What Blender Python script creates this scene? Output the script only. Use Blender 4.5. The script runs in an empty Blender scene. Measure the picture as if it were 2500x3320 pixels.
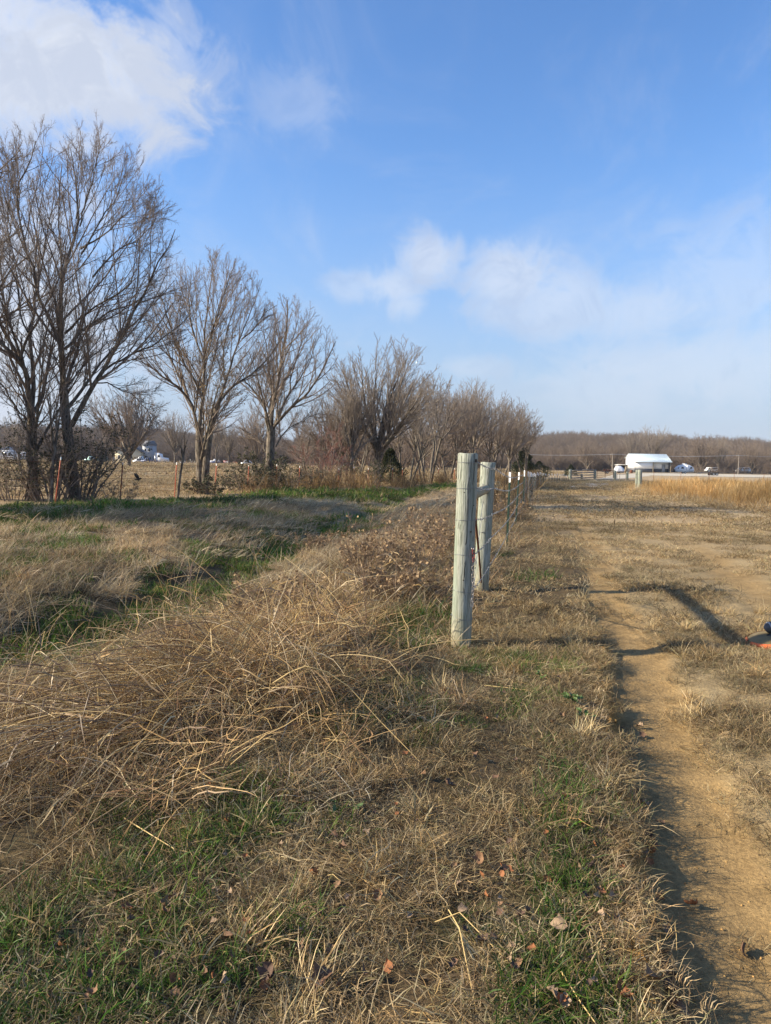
import bpy, math, random
import numpy as np
from mathutils import Matrix, Vector

random.seed(7)
SC = bpy.context.scene
COL = SC.collection
R = math.radians

# ------------------------------------------------------------------ camera
F, CX, CY = 2400.0, 1250.0, 1660.0          # focal length and centre of the photograph, in its pixels
PITCH, ROLL, EYE = math.atan(158 / 2400), R(1.0), 1.6
cam_d = bpy.data.cameras.new('camera')
cam = bpy.data.objects.new('camera', cam_d)
COL.objects.link(cam)
SC.camera = cam
cam_d.sensor_fit = 'VERTICAL'
cam_d.sensor_height = 36.0
cam_d.lens = F / 3320 * 36.0
cam_d.clip_start, cam_d.clip_end = 0.05, 4000
CAMR = Matrix.Rotation(math.pi / 2 - PITCH, 3, 'X') @ Matrix.Rotation(ROLL, 3, 'Z')
cam.matrix_world = Matrix.Translation((0, 0, EYE)) @ CAMR.to_4x4()

# ------------------------------------------------------------------ sky, sun, exposure
SUN_EL, SUN_DIR_XY = R(27), Vector((-1.0, -0.10)).normalized()
SC.view_settings.view_transform = 'Standard'
SC.view_settings.look = 'None'
SC.view_settings.gamma = 1.0
SC.view_settings.use_curve_mapping = False
SC.view_settings.exposure = 0.93
SC.cycles.use_denoising = True
sun_d = bpy.data.lights.new('sun', 'SUN')
sun_d.energy, sun_d.angle, sun_d.color = 4.9, R(0.9), (1.0, 0.885, 0.69)
sun = bpy.data.objects.new('sun', sun_d)
COL.objects.link(sun)
to_sun = Vector((SUN_DIR_XY.x * math.cos(SUN_EL), SUN_DIR_XY.y * math.cos(SUN_EL), math.sin(SUN_EL)))
sun.rotation_euler = (-to_sun).to_track_quat('-Z', 'Y').to_euler()
sun.location = (-30, 0, 40)


class NT:
    """small wrapper to write node trees in few lines"""
    def __init__(s, tree):
        s.t = tree
    def n(s, typ, props=None, **ins):
        nd = s.t.nodes.new(typ)
        for k, v in (props or {}).items():
            setattr(nd, k, v)
        for k, v in ins.items():
            key = int(k[1:]) if k[0] == '_' and k[1:].isdigit() else k.replace('_', ' ')
            s.set(nd.inputs[key], v)
        return nd
    def set(s, sock, v):
        if isinstance(v, bpy.types.NodeSocket):
            s.t.links.new(v, sock)
        elif isinstance(v, bpy.types.Node):
            s.t.links.new(v.outputs[0], sock)
        else:
            sock.default_value = v
    def math(s, op, a, b=0.0, clamp=False):
        return s.n('ShaderNodeMath', {'operation': op, 'use_clamp': clamp}, _0=a, _1=b).outputs[0]
    def vmath(s, op, a, b=None):
        nd = s.n('ShaderNodeVectorMath', {'operation': op}, _0=a)
        if b is not None:
            s.set(nd.inputs[1], b)
        return nd.outputs['Value'] if op in ('LENGTH', 'DOT_PRODUCT', 'DISTANCE') else nd.outputs[0]
    def mix(s, f, a, b, mode='MIX'):
        nd = s.t.nodes.new('ShaderNodeMix')
        nd.data_type, nd.blend_type = 'RGBA', mode
        s.set(nd.inputs[0], f); s.set(nd.inputs[6], a); s.set(nd.inputs[7], b)
        return nd.outputs[2]
    def ramp(s, f, stops):
        nd = s.n('ShaderNodeValToRGB', None, Fac=f)
        el = nd.color_ramp.elements
        while len(el) < len(stops):
            el.new(0.5)
        for e, (p, c) in zip(el, stops):
            e.position = p
            e.color = (*c, 1) if len(c) == 3 else c
        return nd.outputs[0]
    def noise(s, vec, scale, detail=3, rough=0.55, dist=0.0):
        return s.n('ShaderNodeTexNoise', None, Vector=vec, Scale=scale, Detail=detail, Roughness=rough, Distortion=dist).outputs[0]
    def rng(s, v, a, b, c=0.0, d=1.0, smooth=True):
        nd = s.n('ShaderNodeMapRange', {'interpolation_type': 'SMOOTHSTEP' if smooth else 'LINEAR'}, Value=v)
        for i, q in zip((1, 2, 3, 4), (a, b, c, d)):
            s.set(nd.inputs[i], q)
        return nd.outputs[0]


def cam_ray(u, v):
    d = CAMR @ Vector(((u - CX) / F, -(v - CY) / F, -1.0))
    return d.normalized()


world = bpy.data.worlds.new('World')
SC.world = world
world.use_nodes = True
w = NT(world.node_tree)
w.t.nodes.clear()
sky = w.n('ShaderNodeTexSky', {'sky_type': 'NISHITA', 'sun_disc': False, 'sun_elevation': SUN_EL,
                               'sun_rotation': math.atan2(to_sun.x, to_sun.y), 'altitude': 150,
                               'air_density': 1.0, 'dust_density': 0.6, 'ozone_density': 2.2})
gen = w.n('ShaderNodeTexCoord').outputs['Generated']
blue = w.n('ShaderNodeHueSaturation', None, Hue=0.507, Saturation=1.22, Value=1.0, Color=sky.outputs[0]).outputs[0]
# a cloud layer: direction projected on a flat sheet, so clouds flatten towards the horizon all round
sep = w.n('ShaderNodeSeparateXYZ', None, Vector=gen)
zz = w.math('ADD', w.math('MAXIMUM', sep.outputs[2], 0.0), 0.18)
sheet = w.n('ShaderNodeCombineXYZ', None, X=w.math('DIVIDE', sep.outputs[0], zz), Y=w.math('DIVIDE', sep.outputs[1], zz), Z=0.0).outputs[0]
n_big = w.noise(sheet, 1.3, 6, 0.58, 0.6)
n_fine = w.noise(gen, 9.0, 6, 0.6, 0.3)
n_mid = w.noise(gen, 3.4, 5, 0.55, 0.4)
veil = w.math('MULTIPLY', w.rng(n_big, 0.50, 0.82), 0.34)
bank = w.math('MULTIPLY', w.math('MULTIPLY', w.rng(sep.outputs[2], 0.04, 0.30, 1.0, 0.0), w.rng(n_mid, 0.42, 0.66)), 0.26)
# the separate cumulus seen in the photograph: (pixel, radius, stretch in height, strength)
n_puff = w.noise(gen, 15.0, 9, 0.64, 0.8)
lump = w.math('ADD', w.math('MULTIPLY', w.math('SUBTRACT', n_mid, 0.5), 0.9), w.math('ADD', w.math('MULTIPLY', w.math('SUBTRACT', n_fine, 0.5), 1.5), w.math('MULTIPLY', w.math('SUBTRACT', n_puff, 0.5), 2.3)))
puffs = 0.0
for (u, v, rad, kz, st) in ((210, 200, 0.145, 1.6, 0.95), (470, 200, 0.09, 1.3, 0.50), (40, 130, 0.13, 1.3, 0.85), (980, 340, 0.06, 1.2, 0.22),
                            (1395, 835, 0.052, 1.25, 0.66), (1270, 930, 0.055, 1.7, 0.52), (1130, 930, 0.045, 1.8, 0.36), (1310, 985, 0.035, 1.4, 0.42),
                            (1660, 900, 0.08, 1.5, 0.58), (1640, 1010, 0.075, 2.4, 0.50), (1830, 970, 0.11, 2.0, 0.50), (2060, 1000, 0.13, 2.6, 0.40), (2380, 900, 0.16, 2.0, 0.28),
                            (20, 1010, 0.15, 0.9, 0.85), (2300, 1180, 0.24, 4.6, 0.34), (1900, 1250, 0.2, 5.0, 0.26), (1560, 1190, 0.07, 3.4, 0.34)):
    d = cam_ray(u, v)
    off = w.vmath('MULTIPLY', w.vmath('SUBTRACT', gen, tuple(d)), (1.0, 1.0, kz))
    ln = w.math('ADD', w.math('DIVIDE', w.vmath('LENGTH', off), rad), lump)
    puffs = w.math('MAXIMUM', puffs, w.math('MULTIPLY', w.rng(ln, 0.30, 1.22, 1.0, 0.0), st))
# air near the horizon, then veils and puffs
air = w.rng(sep.outputs[2], -0.02, 0.40, 0.88, 0.0)
skymix = w.mix(air, blue, (1.42, 1.80, 2.62, 1))
cloud_col = w.mix(w.rng(w.math('ADD', n_puff, w.math('MULTIPLY', w.math('SUBTRACT', n_mid, 0.5), 0.8)), 0.34, 0.62), (2.55, 2.80, 3.35, 1), (3.4, 3.55, 3.85, 1))
skymix = w.mix(w.math('MAXIMUM', veil, bank), skymix, (2.5, 2.8, 3.4, 1))
wisp = w.noise(w.vmath('MULTIPLY', sheet, (3.2, 1.5, 1.0)), 1.0, 6, 0.66, 0.9)
skymix = w.mix(w.math('MULTIPLY', w.rng(wisp, 0.46, 0.82), 0.20), skymix, (2.9, 3.1, 3.5, 1))
skymix = w.mix(puffs, skymix, cloud_col)
bg = w.n('ShaderNodeBackground', None, Color=skymix, Strength=0.13)
w.t.links.new(bg.outputs[0], w.n('ShaderNodeOutputWorld').inputs[0])

# ------------------------------------------------------------------ helpers
def place(u, v, z=0.0):
    """pixel of the photograph -> point of the level plane z that it shows"""
    d = cam_ray(u, v)
    t = (z - EYE) / d.z
    return Vector((d.x * t, d.y * t, z))

def at(u, v, y):
    """pixel -> point at distance y ahead"""
    d = cam_ray(u, v)
    t = y / d.y
    return Vector((d.x * t, y, EYE + d.z * t))

def project(x, y, z):
    p = np.stack([x, y, z - EYE], -1) @ np.array(CAMR)
    zz = np.minimum(p[..., 2], -1e-3)
    return CX + F * p[..., 0] / -zz, CY - F * p[..., 1] / -zz, -p[..., 2]

def _hash(ix, iy, s):
    n = (ix.astype(np.int64) * 374761393 + iy.astype(np.int64) * 668265263 + s * 1442695041) & 0xffffffff
    n = ((n ^ (n >> 13)) * 1274126177) & 0xffffffff
    return ((n ^ (n >> 16)) & 0xffff) / 65535.0

def vnoise(x, y, s=0):
    x = np.asarray(x, float); y = np.asarray(y, float)
    ix, iy = np.floor(x), np.floor(y)
    fx, fy = x - ix, y - iy
    fx, fy = fx * fx * (3 - 2 * fx), fy * fy * (3 - 2 * fy)
    a, b = _hash(ix, iy, s), _hash(ix + 1, iy, s)
    c, d = _hash(ix, iy + 1, s), _hash(ix + 1, iy + 1, s)
    return (a * (1 - fx) + b * fx) * (1 - fy) + (c * (1 - fx) + d * fx) * fy

def fbm(x, y, s=0, o=4):
    t, a, n = 0, 0.5, 0
    for k in range(o):
        t = t + a * vnoise(x * 2 ** k + 17.3 * k, y * 2 ** k - 9.1 * k, s + k)
        n += a
        a *= 0.5
    return t / n

def sst(t, a=0.0, b=1.0):
    t = np.clip((np.asarray(t, float) - a) / (b - a), 0, 1)
    return t * t * (3 - 2 * t)

def mesh_data(name, verts, faces, mat=None, attrs=None, smooth=False):
    """faces: list of int arrays (M,3) or (M,4)"""
    me = bpy.data.meshes.new(name)
    verts = np.asarray(verts, np.float32)
    me.vertices.add(len(verts))
    me.vertices.foreach_set('co', verts.ravel())
    faces = [np.asarray(f, np.int32) for f in faces if len(f)]
    idx = np.concatenate([f.ravel() for f in faces]) if faces else np.zeros(0, np.int32)
    tot = np.concatenate([np.full(len(f), f.shape[1], np.int32) for f in faces]) if faces else np.zeros(0, np.int32)
    if len(tot):
        me.loops.add(len(idx))
        me.loops.foreach_set('vertex_index', idx)
        me.polygons.add(len(tot))
        me.polygons.foreach_set('loop_start', np.concatenate([[0], np.cumsum(tot)[:-1]]).astype(np.int32))
        if smooth:
            me.polygons.foreach_set('use_smooth', np.ones(len(tot), bool))
    me.update(calc_edges=True)
    for k, (typ, arr) in (attrs or {}).items():
        a = me.attributes.new(k, typ, 'POINT')
        key = {'FLOAT': 'value', 'INT': 'value', 'FLOAT_VECTOR': 'vector', 'FLOAT_COLOR': 'color'}[typ]
        a.data.foreach_set(key, np.asarray(arr, np.int32 if typ == 'INT' else np.float32).ravel())
    for m in (mat if isinstance(mat, (list, tuple)) else [mat]):
        if m:
            me.materials.append(m)
    return me

def link(name, me, parent=None, loc=(0, 0, 0)):
    o = bpy.data.objects.new(name, me)
    COL.objects.link(o)
    o.location = loc
    o.parent = parent
    return o

def tag(o, label=None, cat=None, group=None, kind=None):
    for k, v in (('label', label), ('category', cat), ('group', group), ('kind', kind)):
        if v:
            o[k] = v
    return o

def thing(name, label, cat, loc=(0, 0, 0), rz=0.0, group=None):
    o = bpy.data.objects.new(name, None)
    o.empty_display_size = 0.2
    COL.objects.link(o)
    o.location = loc
    o.rotation_euler = (0, 0, rz)
    return tag(o, label, cat, group)

def clone(root, loc, rz=0.0, scale=None, label=None):
    r = root.copy(); COL.objects.link(r)
    r.location = loc; r.rotation_euler = (0, 0, rz)
    if scale: r.scale = scale if hasattr(scale, '__len__') else (scale,) * 3
    if label: r['label'] = label
    for ch in list(root.children):
        c = ch.copy(); COL.objects.link(c); c.parent = r
        for g in list(ch.children):
            d = g.copy(); COL.objects.link(d); d.parent = c
    return r

def tubes(P, RR, S=3, cap=False):
    """P (N,K,3) centre lines, RR (N,K) radii -> verts, quads"""
    P = np.asarray(P, float); RR = np.asarray(RR, float)
    N, K = P.shape[:2]
    T = np.empty_like(P)
    T[:, 1:-1] = P[:, 2:] - P[:, :-2]
    T[:, 0] = P[:, 1] - P[:, 0]
    T[:, -1] = P[:, -1] - P[:, -2]
    T /= np.linalg.norm(T, axis=2, keepdims=True) + 1e-9
    m = P[:, -1] - P[:, 0]
    ref = np.zeros((N, 3))
    ref[np.arange(N), np.abs(m).argmin(1)] = 1
    A = np.cross(T, ref[:, None, :]); A /= np.linalg.norm(A, axis=2, keepdims=True) + 1e-9
    B = np.cross(T, A)
    ph = np.arange(S) * 2 * np.pi / S
    V = P[:, :, None, :] + RR[:, :, None, None] * (A[:, :, None, :] * np.cos(ph)[:, None] + B[:, :, None, :] * np.sin(ph)[:, None])
    i = np.arange(N)[:, None, None] * K * S
    k = np.arange(K - 1)[None, :, None] * S
    s = np.arange(S)[None, None, :]
    s2 = (s + 1) % S
    q = np.stack([i + k + s, i + k + s2, i + k + S + s2, i + k + S + s], -1).reshape(-1, 4)
    return V.reshape(-1, 3), q

class MB:
    """collects shapes into one mesh"""
    def __init__(s):
        s.v, s.f, s.n = [], {3: [], 4: []}, 0
    def add(s, v, faces):
        v = np.asarray(v, float)
        for f in faces:
            f = np.asarray(f, int)
            if len(f):
                s.f[f.shape[1]].append(f + s.n)
        s.v.append(v); s.n += len(v)
        return s
    def box(s, x0, x1, y0, y1, z0, z1):
        v = [(x, y, z) for z in (z0, z1) for x, y in ((x0, y0), (x1, y0), (x1, y1), (x0, y1))]
        return s.add(v, [[(3, 2, 1, 0), (4, 5, 6, 7), (0, 1, 5, 4), (1, 2, 6, 5), (2, 3, 7, 6), (3, 0, 4, 7)]])
    def tube(s, pts, r, S=6, cap=True):
        P = np.asarray([tuple(p) for p in pts], float)[None]
        K = P.shape[1]
        rr = np.full((1, K), r) if np.isscalar(r) else np.asarray(r, float)[None]
        v, q = tubes(P, rr, S)
        s.add(v, [q])
        if cap:
            for k in (0, K - 1):
                ring = v[k * S:(k + 1) * S]
                c = np.vstack([ring, ring.mean(0)[None]])
                t = [(a, (a + 1) % S, S) if k else ((a + 1) % S, a, S) for a in range(S)]
                s.add(c, [t])
        return s
    def prism(s, prof, a0, a1, axis='y'):
        """extrude a 2-d outline along an axis; outline in the two other axes"""
        n = len(prof)
        def pt(p, a):
            return {'y': (p[0], a, p[1]), 'x': (a, p[0], p[1]), 'z': (p[0], p[1], a)}[axis]
        v = [pt(p, a0) for p in prof] + [pt(p, a1) for p in prof]
        c = np.mean(np.array(prof, float), 0)
        v += [pt(c, a0), pt(c, a1)]
        q = [(i, (i + 1) % n, n + (i + 1) % n, n + i) for i in range(n)]
        t = [((i + 1) % n, i, 2 * n) for i in range(n)] + [(n + i, n + (i + 1) % n, 2 * n + 1) for i in range(n)]
        return s.add(v, [q, t])
    def quad(s, a, b, c, d):
        return s.add([a, b, c, d], [[(0, 1, 2, 3)]])
    def data(s, name, mat, smooth=False, attrs=None):
        fs = [np.concatenate(s.f[k]) for k in (4, 3) if s.f[k]]
        return mesh_data(name, np.concatenate(s.v), fs, mat, attrs, smooth)
    def obj(s, name, mat, parent=None, smooth=False, loc=(0, 0, 0)):
        return link(name, s.data(name, mat, smooth), parent, loc)

# ------------------------------------------------------------------ materials
def material(name, fn):
    m = bpy.data.materials.new(name)
    m.use_nodes = True
    t = NT(m.node_tree)
    t.t.nodes.clear()
    out = t.n('ShaderNodeOutputMaterial')
    sh = fn(t)
    t.set(out.inputs[0], sh if isinstance(sh, bpy.types.NodeSocket) else sh.outputs[0])
    return m

def plain(name, col, rough=0.6, metal=0.0, var=0.25, scale=3.0, bump=0.0, spec=0.4):
    def fn(t):
        co = t.n('ShaderNodeTexCoord').outputs['Object']
        nz = t.noise(co, scale, 4)
        c = t.mix(nz, tuple(x * (1 - var) for x in col) + (1,), tuple(min(1, x * (1 + var)) for x in col) + (1,))
        b = t.n('ShaderNodeBsdfPrincipled', None, Base_Color=c, Roughness=rough, Metallic=metal)
        b.inputs['Specular IOR Level'].default_value = spec
        if bump:
            t.set(b.inputs['Normal'], t.n('ShaderNodeBump', None, Strength=bump, Distance=0.02, Height=t.noise(co, scale * 8, 4)))
        return b
    return material(name, fn)

def blade_mat(name, instanced=True, trans=0.3, gloss=0.012):
    def fn(t):
        c = t.n('ShaderNodeAttribute', {'attribute_name': 'col'}).outputs['Color']
        if instanced:
            c2 = t.n('ShaderNodeAttribute', {'attribute_name': 'tint', 'attribute_type': 'INSTANCER'}).outputs['Color']
            c = t.mix(1.0, c, c2, 'MULTIPLY')
        d = t.n('ShaderNodeBsdfDiffuse', None, Color=c, Roughness=0.4)
        tr = t.n('ShaderNodeBsdfTranslucent', None, Color=c)
        m1 = t.n('ShaderNodeMixShader', None, _0=trans, _1=d, _2=tr)
        g = t.n('ShaderNodeBsdfGlossy', None, Color=(1, 1, 1, 1), Roughness=0.45)
        return t.n('ShaderNodeMixShader', None, _0=gloss, _1=m1, _2=g)
    return material(name, fn)

M_BLADE = blade_mat('blade')
M_STALK = blade_mat('stalk', instanced=False, trans=0.12, gloss=0.05)

def bark_fn(c0, c1, sc=6.0):
    def fn(t):
        co = t.n('ShaderNodeTexCoord').outputs['Object']
        st = t.vmath('MULTIPLY', co, (1.0, 1.0, 0.28))
        nz = t.noise(st, sc * 2.2, 5, 0.65)
        n2 = t.noise(co, 1.1, 3)
        c = t.mix(t.rng(nz, 0.34, 0.66), c0 + (1,), c1 + (1,))
        c = t.mix(t.math('MULTIPLY', t.rng(n2, 0.5, 0.7), 0.45), c, (0.21, 0.21, 0.17, 1))
        b = t.n('ShaderNodeBsdfPrincipled', None, Base_Color=c, Roughness=0.9)
        b.inputs['Specular IOR Level'].default_value = 0.15
        t.set(b.inputs['Normal'], t.n('ShaderNodeBump', None, Strength=0.9, Distance=0.05, Height=nz))
        return b
    return fn
M_BARK = material('bark', bark_fn((0.055, 0.043, 0.034), (0.24, 0.20, 0.155)))
M_TWIG = plain('twig_bark', (0.235, 0.185, 0.145), 0.85, var=0.35, scale=0.8, spec=0.15)
M_TWIG2 = plain('grey_twig_bark', (0.275, 0.228, 0.182), 0.85, var=0.35, scale=0.5, spec=0.15)
M_REDTWIG = plain('red_twig_bark', (0.21, 0.105, 0.085), 0.85, var=0.35, scale=0.7, spec=0.15)
M_WOODS = plain('woods_bark', (0.195, 0.150, 0.115), 0.95, var=0.4, scale=0.15, spec=0.05)

def post_fn(t):
    co = t.n('ShaderNodeTexCoord').outputs['Object']
    sx = t.n('ShaderNodeSeparateXYZ', None, Vector=co)
    warp = t.n('ShaderNodeVectorMath', {'operation': 'MULTIPLY_ADD'}, _0=t.n('ShaderNodeTexNoise', None, Vector=co, Scale=5.0, Detail=2.0).outputs[1])
    warp.inputs[1].default_value = (0.03, 0.03, 0.03)
    t.set(warp.inputs[2], co)
    gr = t.noise(t.vmath('MULTIPLY', warp.outputs[0], (95, 95, 3.2)), 1.0, 4, 0.6)
    wide = t.noise(t.vmath('MULTIPLY', co, (14, 14, 1.0)), 1.0, 3)
    crack = t.rng(t.noise(t.vmath('MULTIPLY', warp.outputs[0], (80, 80, 0.8)), 1.0, 2), 0.625, 0.67)
    c = t.ramp(gr, [(0.28, (0.10, 0.10, 0.078)), (0.43, (0.25, 0.255, 0.20)), (0.56, (0.37, 0.375, 0.305)), (0.75, (0.47, 0.47, 0.39))])
    c = t.mix(t.math('MULTIPLY', t.rng(wide, 0.42, 0.66), 0.55), c, (0.19, 0.245, 0.175, 1))
    foot = t.rng(t.math('ADD', sx.outputs[2], t.math('MULTIPLY', wide, 0.35)), 0.18, 0.58, 1.0, 0.0)
    c = t.mix(t.math('MULTIPLY', foot, 0.55), c, (0.37, 0.29, 0.155, 1))
    c = t.mix(t.math('MULTIPLY', crack, 0.85), c, (0.05, 0.045, 0.035, 1))
    b = t.n('ShaderNodeBsdfPrincipled', None, Base_Color=c, Roughness=0.85)
    b.inputs['Specular IOR Level'].default_value = 0.2
    hh = t.math('SUBTRACT', gr, t.math('MULTIPLY', crack, 2.0))
    t.set(b.inputs['Normal'], t.n('ShaderNodeBump', None, Strength=1.0, Distance=0.006, Height=hh))
    return b
M_POST = material('weathered_post_wood', post_fn)
M_WIRE = plain('galvanised_wire', (0.25, 0.255, 0.26), 0.5, 0.6, 0.25, 20)
M_RUST = plain('rusty_iron', (0.17, 0.062, 0.03), 0.85, 0.3, 0.5, 30, 0.3)
M_CHAIN = plain('worn_steel_chain', (0.30, 0.27, 0.25), 0.5, 0.8, 0.5, 40)
M_REDCHAIN = plain('red_chain', (0.33, 0.06, 0.045), 0.6, 0.3, 0.5, 40)
M_GREENPOST = plain('green_post_paint', (0.022, 0.042, 0.033), 0.8, 0.0, 0.4, 12, spec=0.15)
M_REDPOST = plain('red_post_paint', (0.33, 0.085, 0.045), 0.65, 0.0, 0.4, 9)
M_WHITE = plain('white_paint', (0.80, 0.80, 0.79), 0.5, 0.0, 0.06, 2)
M_CREAM = plain('cream_siding', (0.66, 0.57, 0.38), 0.6, 0.0, 0.08, 2)
M_LGREY = plain('pale_grey_siding', (0.33, 0.34, 0.36), 0.6, 0.0, 0.1, 2)
M_DGREY = plain('dark_grey_panel', (0.085, 0.088, 0.10), 0.55, 0.2, 0.12, 2)
M_ROOF = plain('white_metal_roof', (0.62, 0.70, 0.73), 0.38, 0.25, 0.06, 0.6)
M_SHINGLE = plain('grey_shingles', (0.13, 0.13, 0.14), 0.85, 0.0, 0.25, 3)
M_GLASS = plain('dark_window_glass', (0.02, 0.024, 0.03), 0.08, 0.0, 0.1, 1, spec=0.8)
M_TYRE = plain('black_rubber', (0.022, 0.022, 0.023), 0.8, 0.0, 0.2, 5)
M_RIM = plain('steel_rim', (0.42, 0.43, 0.44), 0.4, 0.7, 0.1, 5)
M_BLACK = plain('black_steel', (0.03, 0.03, 0.033), 0.6, 0.2, 0.3, 5)
M_TIMBER = plain('weathered_timber', (0.34, 0.28, 0.19), 0.85, 0.0, 0.3, 5, 0.3)
M_GREYTIMBER = plain('grey_old_timber', (0.26, 0.225, 0.185), 0.9, 0.0, 0.35, 5, 0.3)
M_TARP = plain('silver_white_tarp', (0.66, 0.67, 0.69), 0.45, 0.0, 0.2, 2.2, 0.8)
M_BLUE = plain('dark_blue_paint', (0.03, 0.05, 0.13), 0.4, 0.2, 0.15, 2)
M_TEAL = plain('pale_teal_paint', (0.32, 0.52, 0.50), 0.4, 0.2, 0.15, 2)
M_SILVER = plain('silver_car_paint', (0.45, 0.47, 0.50), 0.35, 0.5, 0.1, 2)
M_ORANGE = plain('orange_tractor_paint', (0.62, 0.15, 0.04), 0.5, 0.0, 0.2, 4)
M_MAROON = plain('dark_red_container_paint', (0.17, 0.025, 0.03), 0.55, 0.0, 0.25, 3)
M_GREENTARP = plain('dark_green_cover', (0.03, 0.05, 0.03), 0.7, 0.0, 0.3, 2)
M_STRAW = plain('round_bale_straw', (0.31, 0.23, 0.12), 0.95, 0.0, 0.4, 6, 0.6)
M_BIRD = plain('dark_feathers', (0.025, 0.022, 0.02), 0.7, 0.0, 0.3, 20)
M_CEDAR = plain('cedar_needles', (0.045, 0.055, 0.028), 0.8, 0.0, 0.45, 2.0, spec=0.15)
M_BRUSHLEAF = plain('dull_green_leaves', (0.055, 0.060, 0.028), 0.7, 0.0, 0.5, 3.0, spec=0.2)
M_DRYLEAF = plain('pale_brown_leaves', (0.27, 0.19, 0.085), 0.8, 0.0, 0.4, 3.0, spec=0.15)
M_DEADTWIG = plain('dead_weed_stem', (0.235, 0.155, 0.095), 0.85, 0.0, 0.4, 6.0, spec=0.15)
M_DRYLEAF2 = plain('curled_weed_leaves', (0.31, 0.215, 0.12), 0.85, 0.0, 0.4, 9.0, spec=0.15)

# ------------------------------------------------------------------ the lie of the land
EDGE_PX = [(2165, 3380), (2155, 3316), (2128, 3220), (2090, 3052), (2062, 2884), (2040, 2706), (2010, 2500), (1975, 2324), (1950, 2180),
           (1962, 2132), (1930, 2036), (1892, 1940), (1885, 1844), (1872, 1760), (1852, 1690), (1838, 1640)]
_e = np.array([tuple(place(u, v)) for u, v in EDGE_PX])
def edge(y):
    """x of the left edge of the worn wheel track"""
    y = np.asarray(y, float)
    e = np.interp(y, _e[:, 1], _e[:, 0])
    far = _e[-1]
    return np.where(y > far[1], far[0] + (y - far[1]) * 0.235, np.where(y < _e[0, 1], _e[0, 0] - (_e[0, 1] - y) * 0.02, e))

def swale_x(y):
    return -3.3 + 0.14 * (np.asarray(y, float) - 8)

def ground_z(x, y):
    x = np.asarray(x, float); y = np.asarray(y, float)
    e = edge(y)
    jag = (fbm(x * 5, y * 5, 11, 3) - 0.5) * 0.08 + (vnoise(y * 14, y * 0 + 3, 5) - 0.5) * 0.05
    T = np.interp(y, [0, 2, 5, 8, 12, 20, 40], [.13, .13, .10, .055, .035, .015, 0.0])
    s = x - e + jag
    z = -T * sst(s / 0.055) + T * 0.55 * sst((s - 0.40) / 0.35) - 0.02 * sst(1 - np.abs(s - 2.3) / 0.5) * sst((40 - y) / 30)
    q = x - swale_x(y)
    z = z - 0.50 * np.exp(-(q / 1.35) ** 2) * sst((y - 4.0) / 3.5) * sst((60 - y) / 25)
    z = z + 0.12 * sst((-q - 1.6) / 3.0) * sst((y - 4) / 4)
    z = z + 0.16 * np.exp(-(((x + 0.75) / 0.85) ** 2 + ((y - 5.3) / 1.5) ** 2))          # under the heap of stalks
    z = z + (fbm(x * 1.1, y * 1.1, 3, 4) - 0.5) * 0.10 * np.where(s > 0, 0.35, 1.0)
    z = z + (fbm(x * 7, y * 7, 23, 3) - 0.5) * 0.03
    d = np.hypot(x, y)
    z = z + (fbm(x * 0.05, y * 0.05, 41, 3) - 0.5) * 0.5 * sst((d - 25) / 60) * (1 - 0.85 * sst((x - 8) / 20))
    z = z + sst((y - 270) / 420) * (7 + 26 * fbm(x * 0.007, y * 0.003, 51, 3)) * sst((d - 250) / 300)
    return z

def gz(x, y):
    return float(ground_z(np.array([x]), np.array([y]))[0])

def gp(u, v):
    """pixel of a foot on the ground -> point on the modelled ground"""
    p = place(u, v)
    for _ in range(4):
        p = place(u, v, gz(p.x, p.y))
    return Vector((p.x, p.y, gz(p.x, p.y)))

def dirt_amount(x, y):
    s = x - edge(y) + (fbm(x * 5, y * 5, 11, 3) - 0.5) * 0.08
    wdt = np.interp(y, [0, 2, 3.2, 4.5, 7, 10], [0.95, 0.72, 0.57, 0.54, 0.58, 0.50])
    r1 = sst((s + 0.02) / 0.05) * sst((wdt - s) / 0.22 + 0.5); solid = r1 * sst((10 - y) / 3)
    r2 = sst(1.25 - np.abs(s - 2.35) / 0.42) * sst((20 - y) / 8)
    r3 = sst((s - 0.75) / 0.3) * sst((2.6 - y) / 0.6) * 0.8
    st = np.interp(y, [0, 6, 9, 14, 20, 40], [1.0, 1.0, 0.92, 0.80, 0.66, 0.45])
    n = fbm(x * 2.6, y * 1.3, 61, 4)
    return np.clip(np.maximum(solid * (0.8 + 0.3 * n), np.maximum(np.maximum(r1, r2 * 0.85), r3) * st * (0.55 + 1.0 * sst((n - 0.30) / 0.3))), 0, 1)

def blob(x, y, u, v, rx, ry):
    p = place(u, v)
    return np.exp(-(((x - p.x) / rx) ** 2 + ((y - p.y) / ry) ** 2))

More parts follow.
